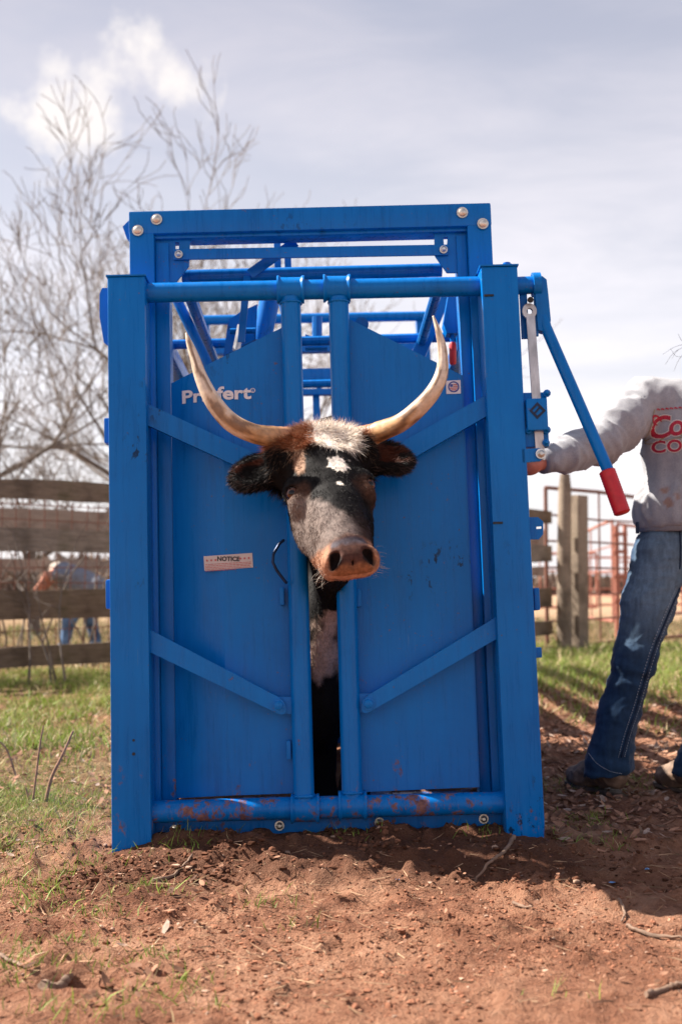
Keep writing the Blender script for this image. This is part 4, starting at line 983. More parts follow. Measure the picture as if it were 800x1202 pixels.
# horns
def spline(P, R, n):
    P = np.array(P, float); t = np.linspace(0, len(P) - 1, n); out = []; rr = []
    for u in t:
        i_ = min(int(u), len(P) - 2); f = u - i_; p0, p1, p2, p3 = P[max(i_ - 1, 0)], P[i_], P[i_ + 1], P[min(i_ + 2, len(P) - 1)]
        out.append(.5 * (2 * p1 + (p2 - p0) * f + (2 * p0 - 5 * p1 + 4 * p2 - p3) * f * f + (3 * p1 - p0 - 3 * p2 + p3) * f ** 3)); rr.append(R[i_] * (1 - f) + R[i_ + 1] * f)
    return out, rr
def horn(pix, label):
    pts = [W(a_, b_, d_) for a_, b_, d_, r in pix]; N = 90; P, R = spline(pts, [r / 470 for *_, r in pix], N); n = 28; V = []; Fq = []; Cc = []
    up = None
    for i_, p in enumerate(P):
        d = P[min(i_ + 1, N - 1)] - P[max(i_ - 1, 0)]; d /= np.linalg.norm(d)
        if up is None: up = np.cross(d, (0, 1, 0))
        up = up - d * (up @ d); up /= np.linalg.norm(up); q = np.cross(d, up); u = i_ / (N - 1)
        for k in range(n):
            t = 2 * math.pi * k / n; rad = R[i_] * (1 + .03 * math.sin(3 * t + u * 5) + (.022 * math.sin(u * 120 + math.sin(t * 2)) * max(0, 1 - u * 2.6)))
            V.append(p + (up * math.cos(t) + q * math.sin(t)) * rad)
        if i_:
            for k in range(n): Fq.append(((i_ - 1) * n + k, (i_ - 1) * n + (k + 1) % n, i_ * n + (k + 1) % n, i_ * n + k))
    V = np.array(V); u = np.repeat(np.arange(N) / (N - 1), n); ang = np.tile(np.arange(n) / n * 6.283, N)
    sp = np.stack([u * 3, np.cos(ang) * .6, np.sin(ang) * .6], -1); nn = fbm(sp, 3.0, 4, 4); n5 = fbm(sp * np.array((9, 1, 1)), 2.0, 3, 8)
    a_, b_, c_, t_ = np.array((.52, .24, .13)), np.array((.48, .27, .12)), np.array((.62, .48, .34)), np.array((.30, .21, .16))
    col = a_ + (b_ - a_) * sstep(.05, .3, u)[:, None]; col = col + (c_ - col) * sstep(.3, .7, u + (nn - .5) * .5)[:, None]; col = col + (t_ - col) * (sstep(.86, 1.0, u) * .7)[:, None]
    dk = sstep(.50, .60, nn) * sstep(.10, .3, u) * 1.2; col = col * (1 - .7 * np.clip(dk, 0, 1)[:, None]) + np.array((.16, .07, .035)) * (.5 * np.clip(dk, 0, 1))[:, None]; wh = sstep(.50, .40, nn) * sstep(.2, .45, u); col = col + (np.array((.78, .68, .56)) - col) * (.6 * wh)[:, None]
    col = col * (1 - .5 * (sstep(.50, .60, n5) * sstep(.45, .1, u)))[:, None]
    hm = attr_mat('horn', .42, .45, 0, 0, 90, .12, .12, 70) if 'horn' not in bpy.data.materials else bpy.data.materials['horn']
    V0 = np.vstack([V, P[-1][None]]); cap = np.array([((N - 1) * n + k, (N - 1) * n + (k + 1) % n, N * n) for k in range(n)])
    o = link('horn', np_mesh('horn', V0, cap, np.array(Fq), np.vstack([col, t_[None]])), hm, cow, 180); tag(o, label)
horn([(362, 513, 3.22, 12), (338, 514, 3.19, 14.3), (320, 512.5, 3.16, 13.6), (296, 508, 3.13, 12), (271, 495, 3.115, 11.8), (251, 472, 3.11, 10.6), (237, 445, 3.115, 8.4), (228, 418, 3.12, 6), (222, 402, 3.125, 4), (218.5, 391, 3.13, 1.2)], 'left horn, curving up past the white lettering')
horn([(412, 513.5, 3.23, 12), (433, 511.5, 3.2, 14.3), (446, 506.5, 3.18, 13), (469, 497, 3.11, 11.4), (489, 481, 3.08, 10.6), (507, 461, 3.06, 9.6), (517.5, 439, 3.06, 8), (519, 414, 3.07, 6), (514.5, 391, 3.08, 4), (508, 371, 3.09, 1.2)], 'right horn, tip upright in front of the right panel')
# coat of hair on head and neck
def coat_hair():
    qf = hl(CV); m = (qf[:, 2] > -.45) & (CV[:, 1] < 3.62) & (CV[:, 2] > .42) & (np.abs(CV[:, 0] + .02) < .34)
    fq = CQ[m[CQ].all(1)]; A = CV[fq]; area = np.linalg.norm(np.cross(A[:, 2] - A[:, 0], A[:, 3] - A[:, 1]), axis=1) * .5
    cen = A.mean(1); qc = hl(cen)
    nose = (qc[:, 2] < .094) & (np.abs(qc[:, 0]) < .058) & (qc[:, 1] < .07) & (qc[:, 2] > .022)
    eye = np.zeros(len(fq), bool)
    for e in EYES: eye |= np.linalg.norm(qc - np.array(e), axis=1) < .024
    wgt = area * ~nose * ~eye; wgt[(qc[:, 2] > .38)] *= 1.6
    N = 170000; pick = RNG.choice(len(fq), N, p=wgt / wgt.sum())
    u, v = RNG.random((2, N, 1)); r = (A[pick, 0] * (1 - u) + A[pick, 1] * u) * (1 - v) + (A[pick, 3] * (1 - u) + A[pick, 2] * u) * v
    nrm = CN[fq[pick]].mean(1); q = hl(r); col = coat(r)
    # lay of the hair in the head frame: whorl on the forehead, down the nose, back over the cheeks
    fx, fz = q[:, 0] - .0, q[:, 2] - .335
    d = np.stack([q[:, 0] * 1.2, np.full(N, .45), -np.ones(N) * .9], -1)
    up = (q[:, 2] > .335); d[up] = np.stack([fx[up] * 6, np.full(up.sum(), .1), fz[up] * 6 + .2], -1)
    ear = (np.abs(q[:, 0]) > .130) & (q[:, 2] > .34) & (q[:, 2] < .52); d[ear] = np.stack([np.sign(q[ear, 0]) * 1.0, np.full(ear.sum(), -.05), (q[ear, 2] - .436) * 14], -1)
    poll = (q[:, 2] > .388) & (q[:, 1] < .2) & ~ear
    d[poll] = np.stack([q[poll, 0] * 7 + RNG.normal(0, .35, poll.sum()), np.full(poll.sum(), -.25), -.75 + (q[poll, 2] - .405) * 22 + RNG.normal(0, .45, poll.sum())], -1)
    clump = np.stack([fbm(r, 45, 2, 11 + k_) - .5 for k_ in range(3)], -1)
    d = d / np.linalg.norm(d, axis=1, keepdims=True); dw = d @ HRn.T; dw = dw - nrm * (dw * nrm).sum(1, keepdims=True); dw /= np.maximum(np.linalg.norm(dw, axis=1, keepdims=True), 1e-6)
    lift = np.where(poll, .55, np.where(ear, .75, .30)); dw = dw + nrm * lift[:, None] + RNG.normal(0, .16, (N, 3)) + clump * np.where(poll, 2.2, .9)[:, None]
    L = np.where(poll, RNG.uniform(.018, .042, N), np.where(ear, RNG.uniform(.008, .021, N), RNG.uniform(.006, .0115, N))); L = np.where((q[:, 2] < .13), L * .6, L)
    w_ = np.where(poll, .00095, .0008)
    col = col * RNG.uniform(.7, 1.35, (N, 1)); tip = col * 1.15
    frn = ear & (np.abs(q[:, 0]) > .2) | (ear & (q[:, 2] < .392)); g = frn & (RNG.random(N) < .12); col[g] = np.array((.16, .11, .095)) * RNG.uniform(.5, 1.3, (g.sum(), 1)); tip = col * 1.2; L[g] *= 1.2
    tan_tip = poll & (RNG.random(N) < .25); tip[tan_tip] = np.array((.35, .22, .14))
    hm = attr_mat('cow_hair', .65, .15, 0, 0, 0, 0, .0, 10)
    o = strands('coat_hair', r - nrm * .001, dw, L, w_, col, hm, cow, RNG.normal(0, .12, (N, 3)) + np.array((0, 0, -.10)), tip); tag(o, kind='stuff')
    # whiskers and long muzzle hairs
    k = 150; z = RNG.uniform(.05, .10, k); x = RNG.choice((-1, 1), k) * RNG.uniform(.045, .075, k); rr = np.array([hw((a_, RNG.uniform(.05, .11), b_)) for a_, b_ in zip(x, z)])
    dd = np.stack([np.sign(x) * .8, np.full(k, -.2), -.6 * np.ones(k)], -1) @ HRn.T + RNG.normal(0, .35, (k, 3))
    o = strands('whiskers', rr, dd, RNG.uniform(.015, .04, k), np.full(k, .0006), np.tile(np.array((.5, .42, .36)), (k, 1)), hm, cow, RNG.normal(0, .15, (k, 3))); tag(o, kind='stuff')
    # eyelashes
    for e, s in zip(EYES, (-1, 1)):
        k = 46; t = np.linspace(-.2, 3.3, k); rr = np.array([hw((e[0] + s * (.004 + .004 * math.sin(a_)), e[1] - .016 * math.cos(a_) * .9, e[2] + .0155 * abs(math.sin(a_)) + .001)) for a_ in t])
        dd = np.stack([np.full(k, s * .9), -.9 * np.cos(t), np.full(k, .05)], -1) @ HRn.T + RNG.normal(0, .15, (k, 3))
        o = strands('eyelashes', rr, dd, RNG.uniform(.010, .017, k), np.full(k, .0009), np.tile(np.array((.012, .009, .008)), (k, 1)), hm, cow, np.tile(np.array((0, 0, -.15)), (k, 1))); tag(o, kind='stuff')
coat_hair()

# ================================================================== PERSON AT THE LEVER
def spin(P, lo, hi, step): return axis([(lo, hi, step)])
person = empty('person', W(770, 935, 4.15)); person.location = (0, 0, 0)
tag(person, 'person in grey sweatshirt and jeans standing beside the chute, one arm reaching to it', 'person')
DP = 4.15
def PW(px, py, d=DP): return np.array(W(px, py, d))
sk = attr_mat('skin', .5, .4, 0, 0, 120, .15, .1, 60)
shl, shr = PW(755, 473, 4.17), np.array((1.44, 4.15, 1.37)); elb, wri = PW(704, 520, 4.02), PW(640, 541, 3.86); hand = PW(626, 545, 3.83)
neck, head = np.array((1.285, 4.15, 1.44)), np.array((1.385, 4.12, 1.60))
hipR, knR, anR = PW(772, 650), PW(744, 772, 4.10), PW(711, 892, 4.12); hipL, knL, anL = np.array((1.345, 4.15, .86)), np.array((1.335, 4.10, .48)), PW(816, 893, 4.06)
# body: one continuous figure under the clothes
F2 = Field(axis([(.56, .80, .004), (.80, 1.70, .010)]), axis([(3.70, 3.92, .005), (3.92, 4.42, .010)]), axis([(-.02, 1.06, .016), (1.06, 1.20, .005), (1.20, 1.76, .010)]))
def bn(F_, a_, b_, ra, rb, k=.03): F_.bone(a_, b_, ra, rb, k)
bn(F2, (1.25, 4.16, .95), (1.26, 4.16, 1.15), .115, .10, .05); bn(F2, (1.26, 4.16, 1.15), (1.265, 4.16, 1.32), .10, .11, .05); bn(F2, shl, shr, .055, .055, .05); bn(F2, neck - (0, 0, .06), head - (0, -.02, .08), .055, .05, .03)
F2.ell(head, (.072, .092, .115), .03); F2.ell(head + (0, -.035, -.06), (.05, .05, .055), .03); F2.ell(head + (0, -.098, -.012), (.012, .016, .022), .012)
for s in (-1, 1): F2.ell(head + (s * .073, .01, -.005), (.010, .022, .030), .008); F2.ell(head + (s * .03, -.088, .012), (.013, .010, .008), .006, None, True)
F2.ell(head + (0, -.086, -.058), (.022, .008, .004), .004, None, True)
bn(F2, shl, elb, .050, .040); bn(F2, elb, wri, .040, .026); bn(F2, shr, (1.50, 4.14, 1.12), .050, .040); bn(F2, (1.50, 4.14, 1.12), (1.46, 4.05, .93), .040, .027)
bn(F2, (1.46, 4.05, .93), (1.455, 4.035, .86), .034, .03, .02)
for k in range(4): bn(F2, (1.44 + .012 * k, 4.02 + .012 * k, .86), (1.435 + .012 * k, 4.0 + .012 * k, .79), .010, .008, .006)
# gripping hand: palm, four fingers curled round the edge of the chute, thumb
palm = hand + np.array((-.015, -.0, 0)); bn(F2, wri, palm, .026, .030, .02); F2.ell(palm, (.040, .024, .036), .012)
for k, (dz, L_) in enumerate(((.030, .034), (.011, .039), (-.008, .036), (-.025, .029))):
    a_ = palm + (-.03, -.008, dz); b_ = a_ + (-L_ * .7, -.012, -.003); c_ = b_ + (-L_ * .25, .022, -.002); bn(F2, a_, b_, .0098, .009, .006); bn(F2, b_, c_, .009, .0075, .004)
bn(F2, palm + (.0, -.012, .026), palm + (-.026, -.030, .044), .011, .0095, .008); bn(F2, palm + (-.026, -.030, .044), palm + (-.052, -.034, .046), .0095, .008, .004)
for a_, b_, c_ in ((hipR, knR, anR), (hipL, knL, anL)): bn(F2, a_, b_, .075, .05, .05); bn(F2, b_, c_, .05, .035, .03); bn(F2, c_, c_ + np.array((-.005, -.005, -.06)), .030, .022, .03)
V2, Q2 = F2.mesh(); N2 = vnormals(V2, Q2)
skc = np.tile(np.array((.50, .235, .165)), (len(V2), 1)); dh = np.linalg.norm(V2 - palm, axis=1) < .12; skc[dh] = np.array((.50, .17, .12))
skc[np.linalg.norm(V2 - (head + (0, -.09, -.058)), axis=1) < .022] = np.array((.42, .12, .11))
def flip(V_, Q_, N_):
    c = V_.mean(0); return (Q_[:, ::-1], -N_) if (N_ * (V_ - c)).sum() < 0 else (Q_, N_)
Q2, N2 = flip(V2, Q2, N2)
link('body', np_mesh('body', V2, None, Q2, skc), sk, person, 180)
EYW = simple('eye_white', (.6, .57, .54), .2, 0, 20, .05, 0)
for s in (-1, 1):
    bm = bmesh.new(); bmesh.ops.create_uvsphere(bm, u_segments=12, v_segments=8, radius=.0115); me = bpy.data.meshes.new('eye'); bm.to_mesh(me); bm.free(); o = link('eye', me, EYW, person, 180); o.location = head + (s * .03, -.078, .012)
    MB().tube([head + (s * .03, -.0885, .012), head + (s * .03, -.0902, .012)], .005, 10).build('iris', DARK, o).matrix_parent_inverse = o.matrix_basis.inverted()
# hair: long dark, a few wisps blown towards the chute
def hair():
    N = 4200; d = RNG.normal(size=(N, 3)); d /= np.linalg.norm(d, axis=1, keepdims=True); ok = (d[:, 1] > -.35) & (d[:, 2] > -.55) | (d[:, 2] > .55); d = d[ok]; N = len(d)
    r = head + d * np.array((.073, .093, .116)); dirs = d * .25 + np.array((.1, .35, -.9)) + RNG.normal(0, .12, (N, 3)); L_ = RNG.uniform(.10, .26, N)
    o = strands('hair', r, dirs, L_, np.full(N, .0035), np.tile(np.array((.022, .015, .014)), (N, 1)) * RNG.uniform(.6, 1.5, (N, 1)), attr_mat('dark_hair', .4, .5), person, np.tile(np.array((0, -.02, -.25)), (N, 1))); tag(o, kind='stuff')
    m = MB()
    for tgt, c_ in (((786, 409), (800, 418)), ((780, 428), (796, 410)), ((790, 436), (802, 415)), ((777, 416), (798, 405)), ((795, 392), (806, 402)), ((788, 421), (800, 408))):
        a_ = Vector(head) + Vector((-.065, .0, .02 + random.uniform(-.05, .03))); b_ = W(*c_, 4.1); e_ = W(*tgt, 4.08); P_, R_ = spline([a_, b_, e_], [.0011, .0008, .0004], 14); m.tube([Vector(p) for p in P_], R_, 4, False)
    tag(m.build('stray_hair', simple('stray_hair', (.05, .045, .055), .5, 0, 20, .2, 0), person, 180, False), kind='stuff')
hair()
# --- sweatshirt
def cloth_noise(V_, N_, seed, ax=(1, 1, 1), amp=.01, sc=9):
    q = V_ * np.array(ax); n = fbm(q, sc, 3, seed) ; rid = 1 - np.abs(n - .5) * 4.2; return V_ + N_ * ((np.clip(rid, 0, 1) ** 2 - .35) * amp)[:, None]
FS = Field(axis([(.60, 1.72, .008)]), axis([(3.76, 4.44, .008)]), axis([(.88, 1.50, .008)]))
FS.ell((1.250, 4.155, 1.00), (.235, .140, .16), .06); FS.ell((1.26, 4.155, 1.20), (.205, .135, .22), .06); FS.ell((1.27, 4.16, 1.345), (.185, .095, .075), .05)
bn(FS, shl + (.02, 0, -.005), shr - (.0, 0, .01), .075, .072, .05); bn(FS, shl, shl * .45 + elb * .55, .082, .080, .04); bn(FS, shl * .45 + elb * .55, elb, .080, .066, .04); bn(FS, elb, elb * .4 + wri * .6, .068, .056, .04); bn(FS, elb * .4 + wri * .6, wri + (.012, 0, 0), .052, .040, .03)
bn(FS, shl + (.01, 0, .012), neck - (.03, 0, .035), .075, .062, .04); bn(FS, shr, (1.505, 4.14, 1.12), .08, .07, .04); bn(FS, (1.505, 4.14, 1.12), (1.465, 4.06, .95), .066, .045, .04); bn(FS, neck - (0, 0, .045), neck + (0, 0, -.012), .085, .066, .03)
FS.ell((1.25, 4.15, .90), (.30, .30, .052), .012, None, True)
FS.ell(neck + (0.004, -.02, .035), (.058, .062, .045), .01, None, True)
VS, QS = FS.mesh(); NS = vnormals(VS, QS); QS, NS = flip(VS, QS, NS)
arm = VS[:, 0] < 1.06
# folds: rings along the sleeve, drapes on the body
ad = (wri - shl) / np.linalg.norm(wri - shl); t = (VS - shl) @ ad
ph = fbm(VS, 6, 2, 3) * 9
fold = np.where(arm, (1 - np.abs(np.sin(t * 26 + VS[:, 2] * 9 + ph * .8))) ** 2 * .011 * sstep(.0, .1, t) + (1 - np.abs(np.sin(t * 47 - VS[:, 2] * 14 + ph * 1.4))) ** 2 * .005 - .004, 0)
VS = VS + NS * fold[:, None]; VS = cloth_noise(VS, NS, 4, (1.5, 1.5, .45), .0095, 6); VS = cloth_noise(VS, NS, 9, (1, 1, .5), .002, 20)
grey = np.tile(np.array((.34, .34, .36)), (len(VS), 1)); nn = fbm(VS, 60, 2, 2) - .5; grey *= (1 + nn * .3)[:, None]
def blob(px, py, r): return sstep(r, r * .4, np.hypot(VS[:, 0] - W(px, py, 4.03).x, VS[:, 2] - W(px, py, 4.03).z) + (fbm(VS, 40, 3, 5) - .5) * .06) * (VS[:, 1] < 4.12)
st_ = np.clip(blob(784, 587, .020) + blob(795, 583, .022) + blob(781, 577, .012) + blob(806, 590, .02), 0, 1) * .6; grey = grey * (1 - st_[:, None]) + np.array((.32, .13, .05)) * st_[:, None]
SWEAT = attr_mat('sweatshirt_fleece', .9, .15, .3, 0, 320, .35, .08, 200)
sw = link('sweatshirt', np_mesh('sweatshirt', VS, None, QS, grey), SWEAT, person, 180); tag(sw, 'heather grey sweatshirt with red print')
# ribbed waistband and cuff
RIB = simple('rib_knit', (.28, .28, .305), .9, 0, 12, .1, .6, (60, 60, .5))
def band(name, c, rx, ry, z0, z1, par):
    m = MB(); n = 96; v = []; f = []
    for j_, (z, g) in enumerate(((z0, .0), (z0 + .004, .006), ((z0 + z1) / 2, .009), (z1, .004))):
        for k in range(n):
            a_ = 2 * math.pi * k / n; w_ = .0022 * (k % 2); v.append((c[0] + (rx + g + w_) * math.cos(a_), c[1] + (ry + g + w_) * math.sin(a_), z))
        if j_:
            for k in range(n): f.append(((j_ - 1) * n + k, (j_ - 1) * n + (k + 1) % n, j_ * n + (k + 1) % n, j_ * n + k))
    m.add(v, f); return m.build(name, RIB, par, 60)
band('waistband', (1.250, 4.155), .205, .122, .928, .985, sw)
cd_ = (wri - elb) / np.linalg.norm(wri - elb); MB().tube([wri - cd_ * .03, wri - cd_ * .02, wri + cd_ * .018, wri + cd_ * .024], [.040, .043, .040, .034], 40).build('cuff', RIB, sw, 60)
# --- chest print, laid on the cloth
bvh = BVHTree.FromPolygons([tuple(v) for v in VS], [tuple(q) for q in QS])
def on_chest(o, lift=.003):
    for v in o.data.vertices:
        hit = bvh.ray_cast(Vector((v.co.x, 3.6, v.co.z)), Vector((0, 1, 0)))
        if hit[0] is not None: v.co.y = hit[0].y - lift
def subdiv_print(o, cuts=2):
    bm = bmesh.new(); bm.from_mesh(o.data); bmesh.ops.triangulate(bm, faces=bm.faces[:])
    for _ in range(cuts):
        lg = [e for e in bm.edges if e.calc_length() > .012]
        if lg: bmesh.ops.subdivide_edges(bm, edges=lg, cuts=1); bmesh.ops.triangulate(bm, faces=bm.faces[:])
    bm.to_mesh(o.data); bm.free()
PR_R = simple('red_ink', (.42, .02, .045), .85, 0, 160, .35, 0); PR_W = simple('cream_ink', (.66, .60, .55), .85, 0, 100, .1, 0); PR_G = simple('gold_ink', (.34, .25, .13), .85, 0, 100, .3, 0)
def chest_text(name, body, px, py, size, mat, bold, shear, lift, sx=1., space=1.0, roll=0.):
    a_ = W(px, py, 4.02); o = text_obj(name, body, (a_.x, 4.0, a_.z), size, mat, sw, bold, shear, 'LEFT', space, 0, sx, roll); subdiv_print(o); on_chest(o, lift); return o
chest_text('script_outline', 'Coors', 767, 513, .106, PR_W, .0055, .25, .0030, .88, .82, math.radians(-7)); chest_text('script_word', 'Coors', 767, 513, .106, PR_R, .0022, .25, .0042, .88, .82, math.radians(-7))
chest_text('block_outline', 'COWBOY', 770.5, 529, .057, PR_W, .0045, 0, .0030, 1.0, 1.06); chest_text('block_word', 'COWBOY', 770.5, 529, .057, PR_R, .0016, 0, .0042, 1.0, 1.06)
# scroll flourish that closes the script capital, and the thin gold frame
def ink(name, pix, w_, mat, lift=.0035):
    m = MB(); P_, _ = spline([W(a_, b_, 4.02) for a_, b_ in pix], [1] * len(pix), 12 * len(pix)); n = len(P_); v = []; f = []
    for i_, p in enumerate(P_):
        d = P_[min(i_ + 1, n - 1)] - P_[max(i_ - 1, 0)]; s_ = np.array((-d[2], 0, d[0])); s_ /= np.linalg.norm(s_) + 1e-9; u = i_ / (n - 1); ww = w_ * (.4 + .6 * math.sin(math.pi * u) if w_ > .003 else 1); v += [tuple(p + s_ * ww), tuple(p - s_ * ww)]
        if i_: f.append((2 * i_ - 2, 2 * i_ - 1, 2 * i_ + 1, 2 * i_))
    m.add(v, f); o = m.build(name, mat, sw, None, False); on_chest(o, lift); return o
ink('flourish', [(777, 496), (771, 494), (770, 487), (776, 486), (781, 492)], .004, PR_R, .0046)
ink('frame_line', [(772, 478), (768, 494), (765.5, 515), (776, 517), (798, 513), (830, 508)], .0013, PR_G); ink('frame_line', [(776, 517), (784, 511), (792, 507), (800, 509), (815, 503)], .0022, PR_G)
for k in range(7): ink('small_mark', [(775 + 5 * k, 478.5 - k * .35), (776.2 + 5 * k, 477.5 - k * .35), (778.4 + 5 * k, 478.8 - k * .35)], .0022, PR_R)
# --- jeans
FJ = Field(axis([(.80, 1.52, .007)]), axis([(3.86, 4.36, .007)]), axis([(.045, .99, .007)]))
FJ.ell((1.256, 4.155, .90), (.168, .118, .12), .05); FJ.ell((1.25, 4.19, .86), (.160, .11, .10), .05)
def leg(h_, k_, a_, flare): 
    bn(FJ, h_, h_ * .5 + k_ * .5, .100, .088, .03); bn(FJ, h_ * .5 + k_ * .5, k_, .088, .070, .03); bn(FJ, k_, k_ * .45 + a_ * .55, .070, .063, .03); bn(FJ, k_ * .45 + a_ * .55, a_ + (.003, 0, -.05), .063, flare, .03)
leg(hipR + (.01, 0, 0), knR, anR, .082); leg(hipL - (.01, 0, 0), knL, anL, .082)
FJ.ell(anR + (.06, .03, -.430), (.4, .4, .4), .006, None, True); FJ.ell(anL + (.02, .03, -.430), (.4, .4, .4), .006, None, True); FJ.ell((1.25, 4.15, .985), (.3, .3, .02), .004, None, True)
VJ, QJ = FJ.mesh(); NJ = vnormals(VJ, QJ); QJ, NJ = flip(VJ, QJ, NJ)
zz = VJ[:, 2]; ph = fbm(VJ, 5, 2, 6) * 8
VJ = VJ + NJ * (np.sin(zz * 95 + VJ[:, 0] * 22 + ph) * .0022 * (sstep(.78, .90, zz) + sstep(.60, .46, zz) * sstep(.30, .42, zz) * 1.2 + sstep(.26, .12, zz) * 1.3))[:, None]
VJ = cloth_noise(VJ, NJ, 12, (1, 1, .8), .007, 8); VJ = cloth_noise(VJ, NJ, 14, (1, 1, 2.2), .004, 18)
nj = fbm(VJ, 14, 3, 3) - .5; nf = fbm(VJ * np.array((1, 1, .15)), 130, 2, 5) - .5
fade = sstep(.45, .75, zz) * sstep(4.16, 4.06, VJ[:, 1]); den = np.array((.016, .042, .090))[None] * (1 + nj[:, None] * .8 + nf[:, None] * .7)
den = den * (1 - fade[:, None] * .8) + np.array((.15, .215, .28)) * (1 + nf[:, None] * .8) * (fade[:, None] * .8)
DENIM = attr_mat('denim', .85, .2, .15, 0, 420, .3, .12, 260); jn = link('jeans', np_mesh('jeans', VJ, None, QJ, np.clip(den, .003, 1)), DENIM, person, 180); tag(jn, 'faded blue bootcut jeans')
bvj = BVHTree.FromPolygons([tuple(v) for v in VJ], [tuple(q) for q in QJ])
THREAD = simple('seam_thread', (.42, .44, .50), .8, 0, 200, .2, 0); SEAM = simple('seam_denim', (.008, .022, .055), .85, 0, 200, .2, .2)
def seam(pix, off=0.0, name='seam', mat=SEAM, r=.004, dash=False):
    P_, _ = spline([W(a_ + off, b_, 4.0) for a_, b_ in pix], [1] * len(pix), 130); m = MB(); pts = []
    for p in P_:
        d = (Vector(p) - Vector((0, 0, CAM_H))).normalized(); hit = bvj.ray_cast(Vector((0, 0, CAM_H)) + d * 3.2, d)
        if hit[0] is not None: pts.append(hit[0] - Vector((0, .0015, 0)))
    if dash:
        for i_ in range(0, len(pts) - 1, 2): m.tube([pts[i_], pts[i_ + 1]], r, 4)
    else: m.tube(pts, r, 5)
    o = m.build(name, mat, jn, 180, False)
    if dash: tag(o, kind='stuff')
isl = [(797, 690), (784, 720), (769, 757), (757, 795), (747, 830), (737, 860), (729, 889)]
seam(isl); seam(isl, -4, 'seam_stitching', THREAD, .0011, True); seam(isl, 3, 'seam_stitching', THREAD, .0011, True)
seam([(797, 622), (798, 645), (797, 668)], 0, 'fly_seam', SEAM, .003)
seam([(690, 884), (700, 896), (715, 905), (729, 908)], 0, 'hem_stitching', THREAD, .0011, True)
for px in (750,): MB().box((W(px, 619, 4.02).x, 4.05, W(px, 619, 4.02).z), (.012, .01, .04), None, .003).build('belt_loop', SEAM, jn)
# --- boots
LEATHER = simple('boot_leather', (.20, .125, .085), .62, 0, 30, .45, .45, None, .4); SOLE = simple('boot_sole', (.10, .07, .05), .8, 0, 40, .4, .3); RING = simple('boot_ring', (.60, .60, .62), .35, .9, 40, .1, 0)
def boot(an, toe, label, ring=False):
    bt = empty('boot'); bt.parent = person; tag(bt, label)
    an, toe = np.array(an), np.array(toe); gz = gz1(toe[0], toe[1]); d = toe - an; d[2] = 0; d /= np.linalg.norm(d); L_ = .30; heel = np.array((an[0], an[1], 0)) - d * .062; sd = np.array((-d[1], d[0], 0))
    fx = axis([(min(heel[0], heel[0] + d[0] * L_) - .09, max(heel[0], heel[0] + d[0] * L_) + .09, .0055)]); fy = axis([(min(heel[1], heel[1] + d[1] * L_) - .09, max(heel[1], heel[1] + d[1] * L_) + .09, .0055)])
    def P(u, z, s=0.): q = heel + d * (L_ * u) + sd * s; q[2] = gz + z; return q
    FB_ = Field(fx, fy, axis([(gz - .02, gz + .36, .0055)]))
    bn(FB_, P(.12, .07), P(.30, .080), .042, .048, .03); bn(FB_, P(.30, .085), P(.62, .058), .050, .044, .03); bn(FB_, P(.62, .054), P(.86, .042), .047, .037, .02); bn(FB_, P(.18, .09), tuple(np.array((an[0], an[1], gz + .13))), .042, .042, .03)
    for u in (.70,): FB_.ell(P(u, .038), (.05, .05, .032), .02)
    FB_.ell(P(.5, -.014), (.3, .3, .030), .006, None, True)
    v, q = FB_.mesh(); n = vnormals(v, q); q, n = flip(v, q, n); v = cloth_noise(v, n, 5, (1, 1, 1.4), .005, 22)
    me = np_mesh('upper', v, None, q); link('upper', me, LEATHER, bt, 180)
    def outline(g, u0, u1):
        pts = []
        for k in range(28):
            a_ = 2 * math.pi * k / 28; u = (u0 + u1) / 2 + (u1 - u0) / 2 * math.cos(a_); w_ = (.038 + .012 * math.exp(-((u - .68) / .2) ** 2)) * (abs(math.sin(a_)) ** .55) * (1 if math.sin(a_) > 0 else -1); pts.append(Vector(P(u, 0, w_ * g)))
        return pts
    MB().prism([[p + Vector((0, 0, .008)) for p in outline(1.06, -.03, 1.03)]], (0, 0, .010)).build('sole', SOLE, bt)
    MB().prism([[p - Vector((0, 0, .008)) for p in outline(1.0, -.02, .28)]], (0, 0, .018)).build('heel', SOLE, bt)
    if ring:
        c = Vector(P(.40, .098)); m = MB(); m.tube([c + Vector((math.cos(t) * .021, math.sin(t) * .010 - .018, math.sin(t) * .015)) for t in np.linspace(0, 6.283, 25)], .0042, 8); m.build('ring', RING, bt, 180)
        MB().tube([Vector(P(.36, .085, -.05)), c + Vector((-.02, -.02, -.006)), c + Vector((.02, -.02, -.006)), Vector(P(.36, .085, .05))], .006, 8).build('strap', DARK, bt, 180)
boot(anR + (.015, .0, 0), G(668, 931), 'brown leather boot with a metal ring, toe towards the chute', True); boot(anL + (.02, 0, 0), G(783, 937), 'brown leather boot at the right picture edge')

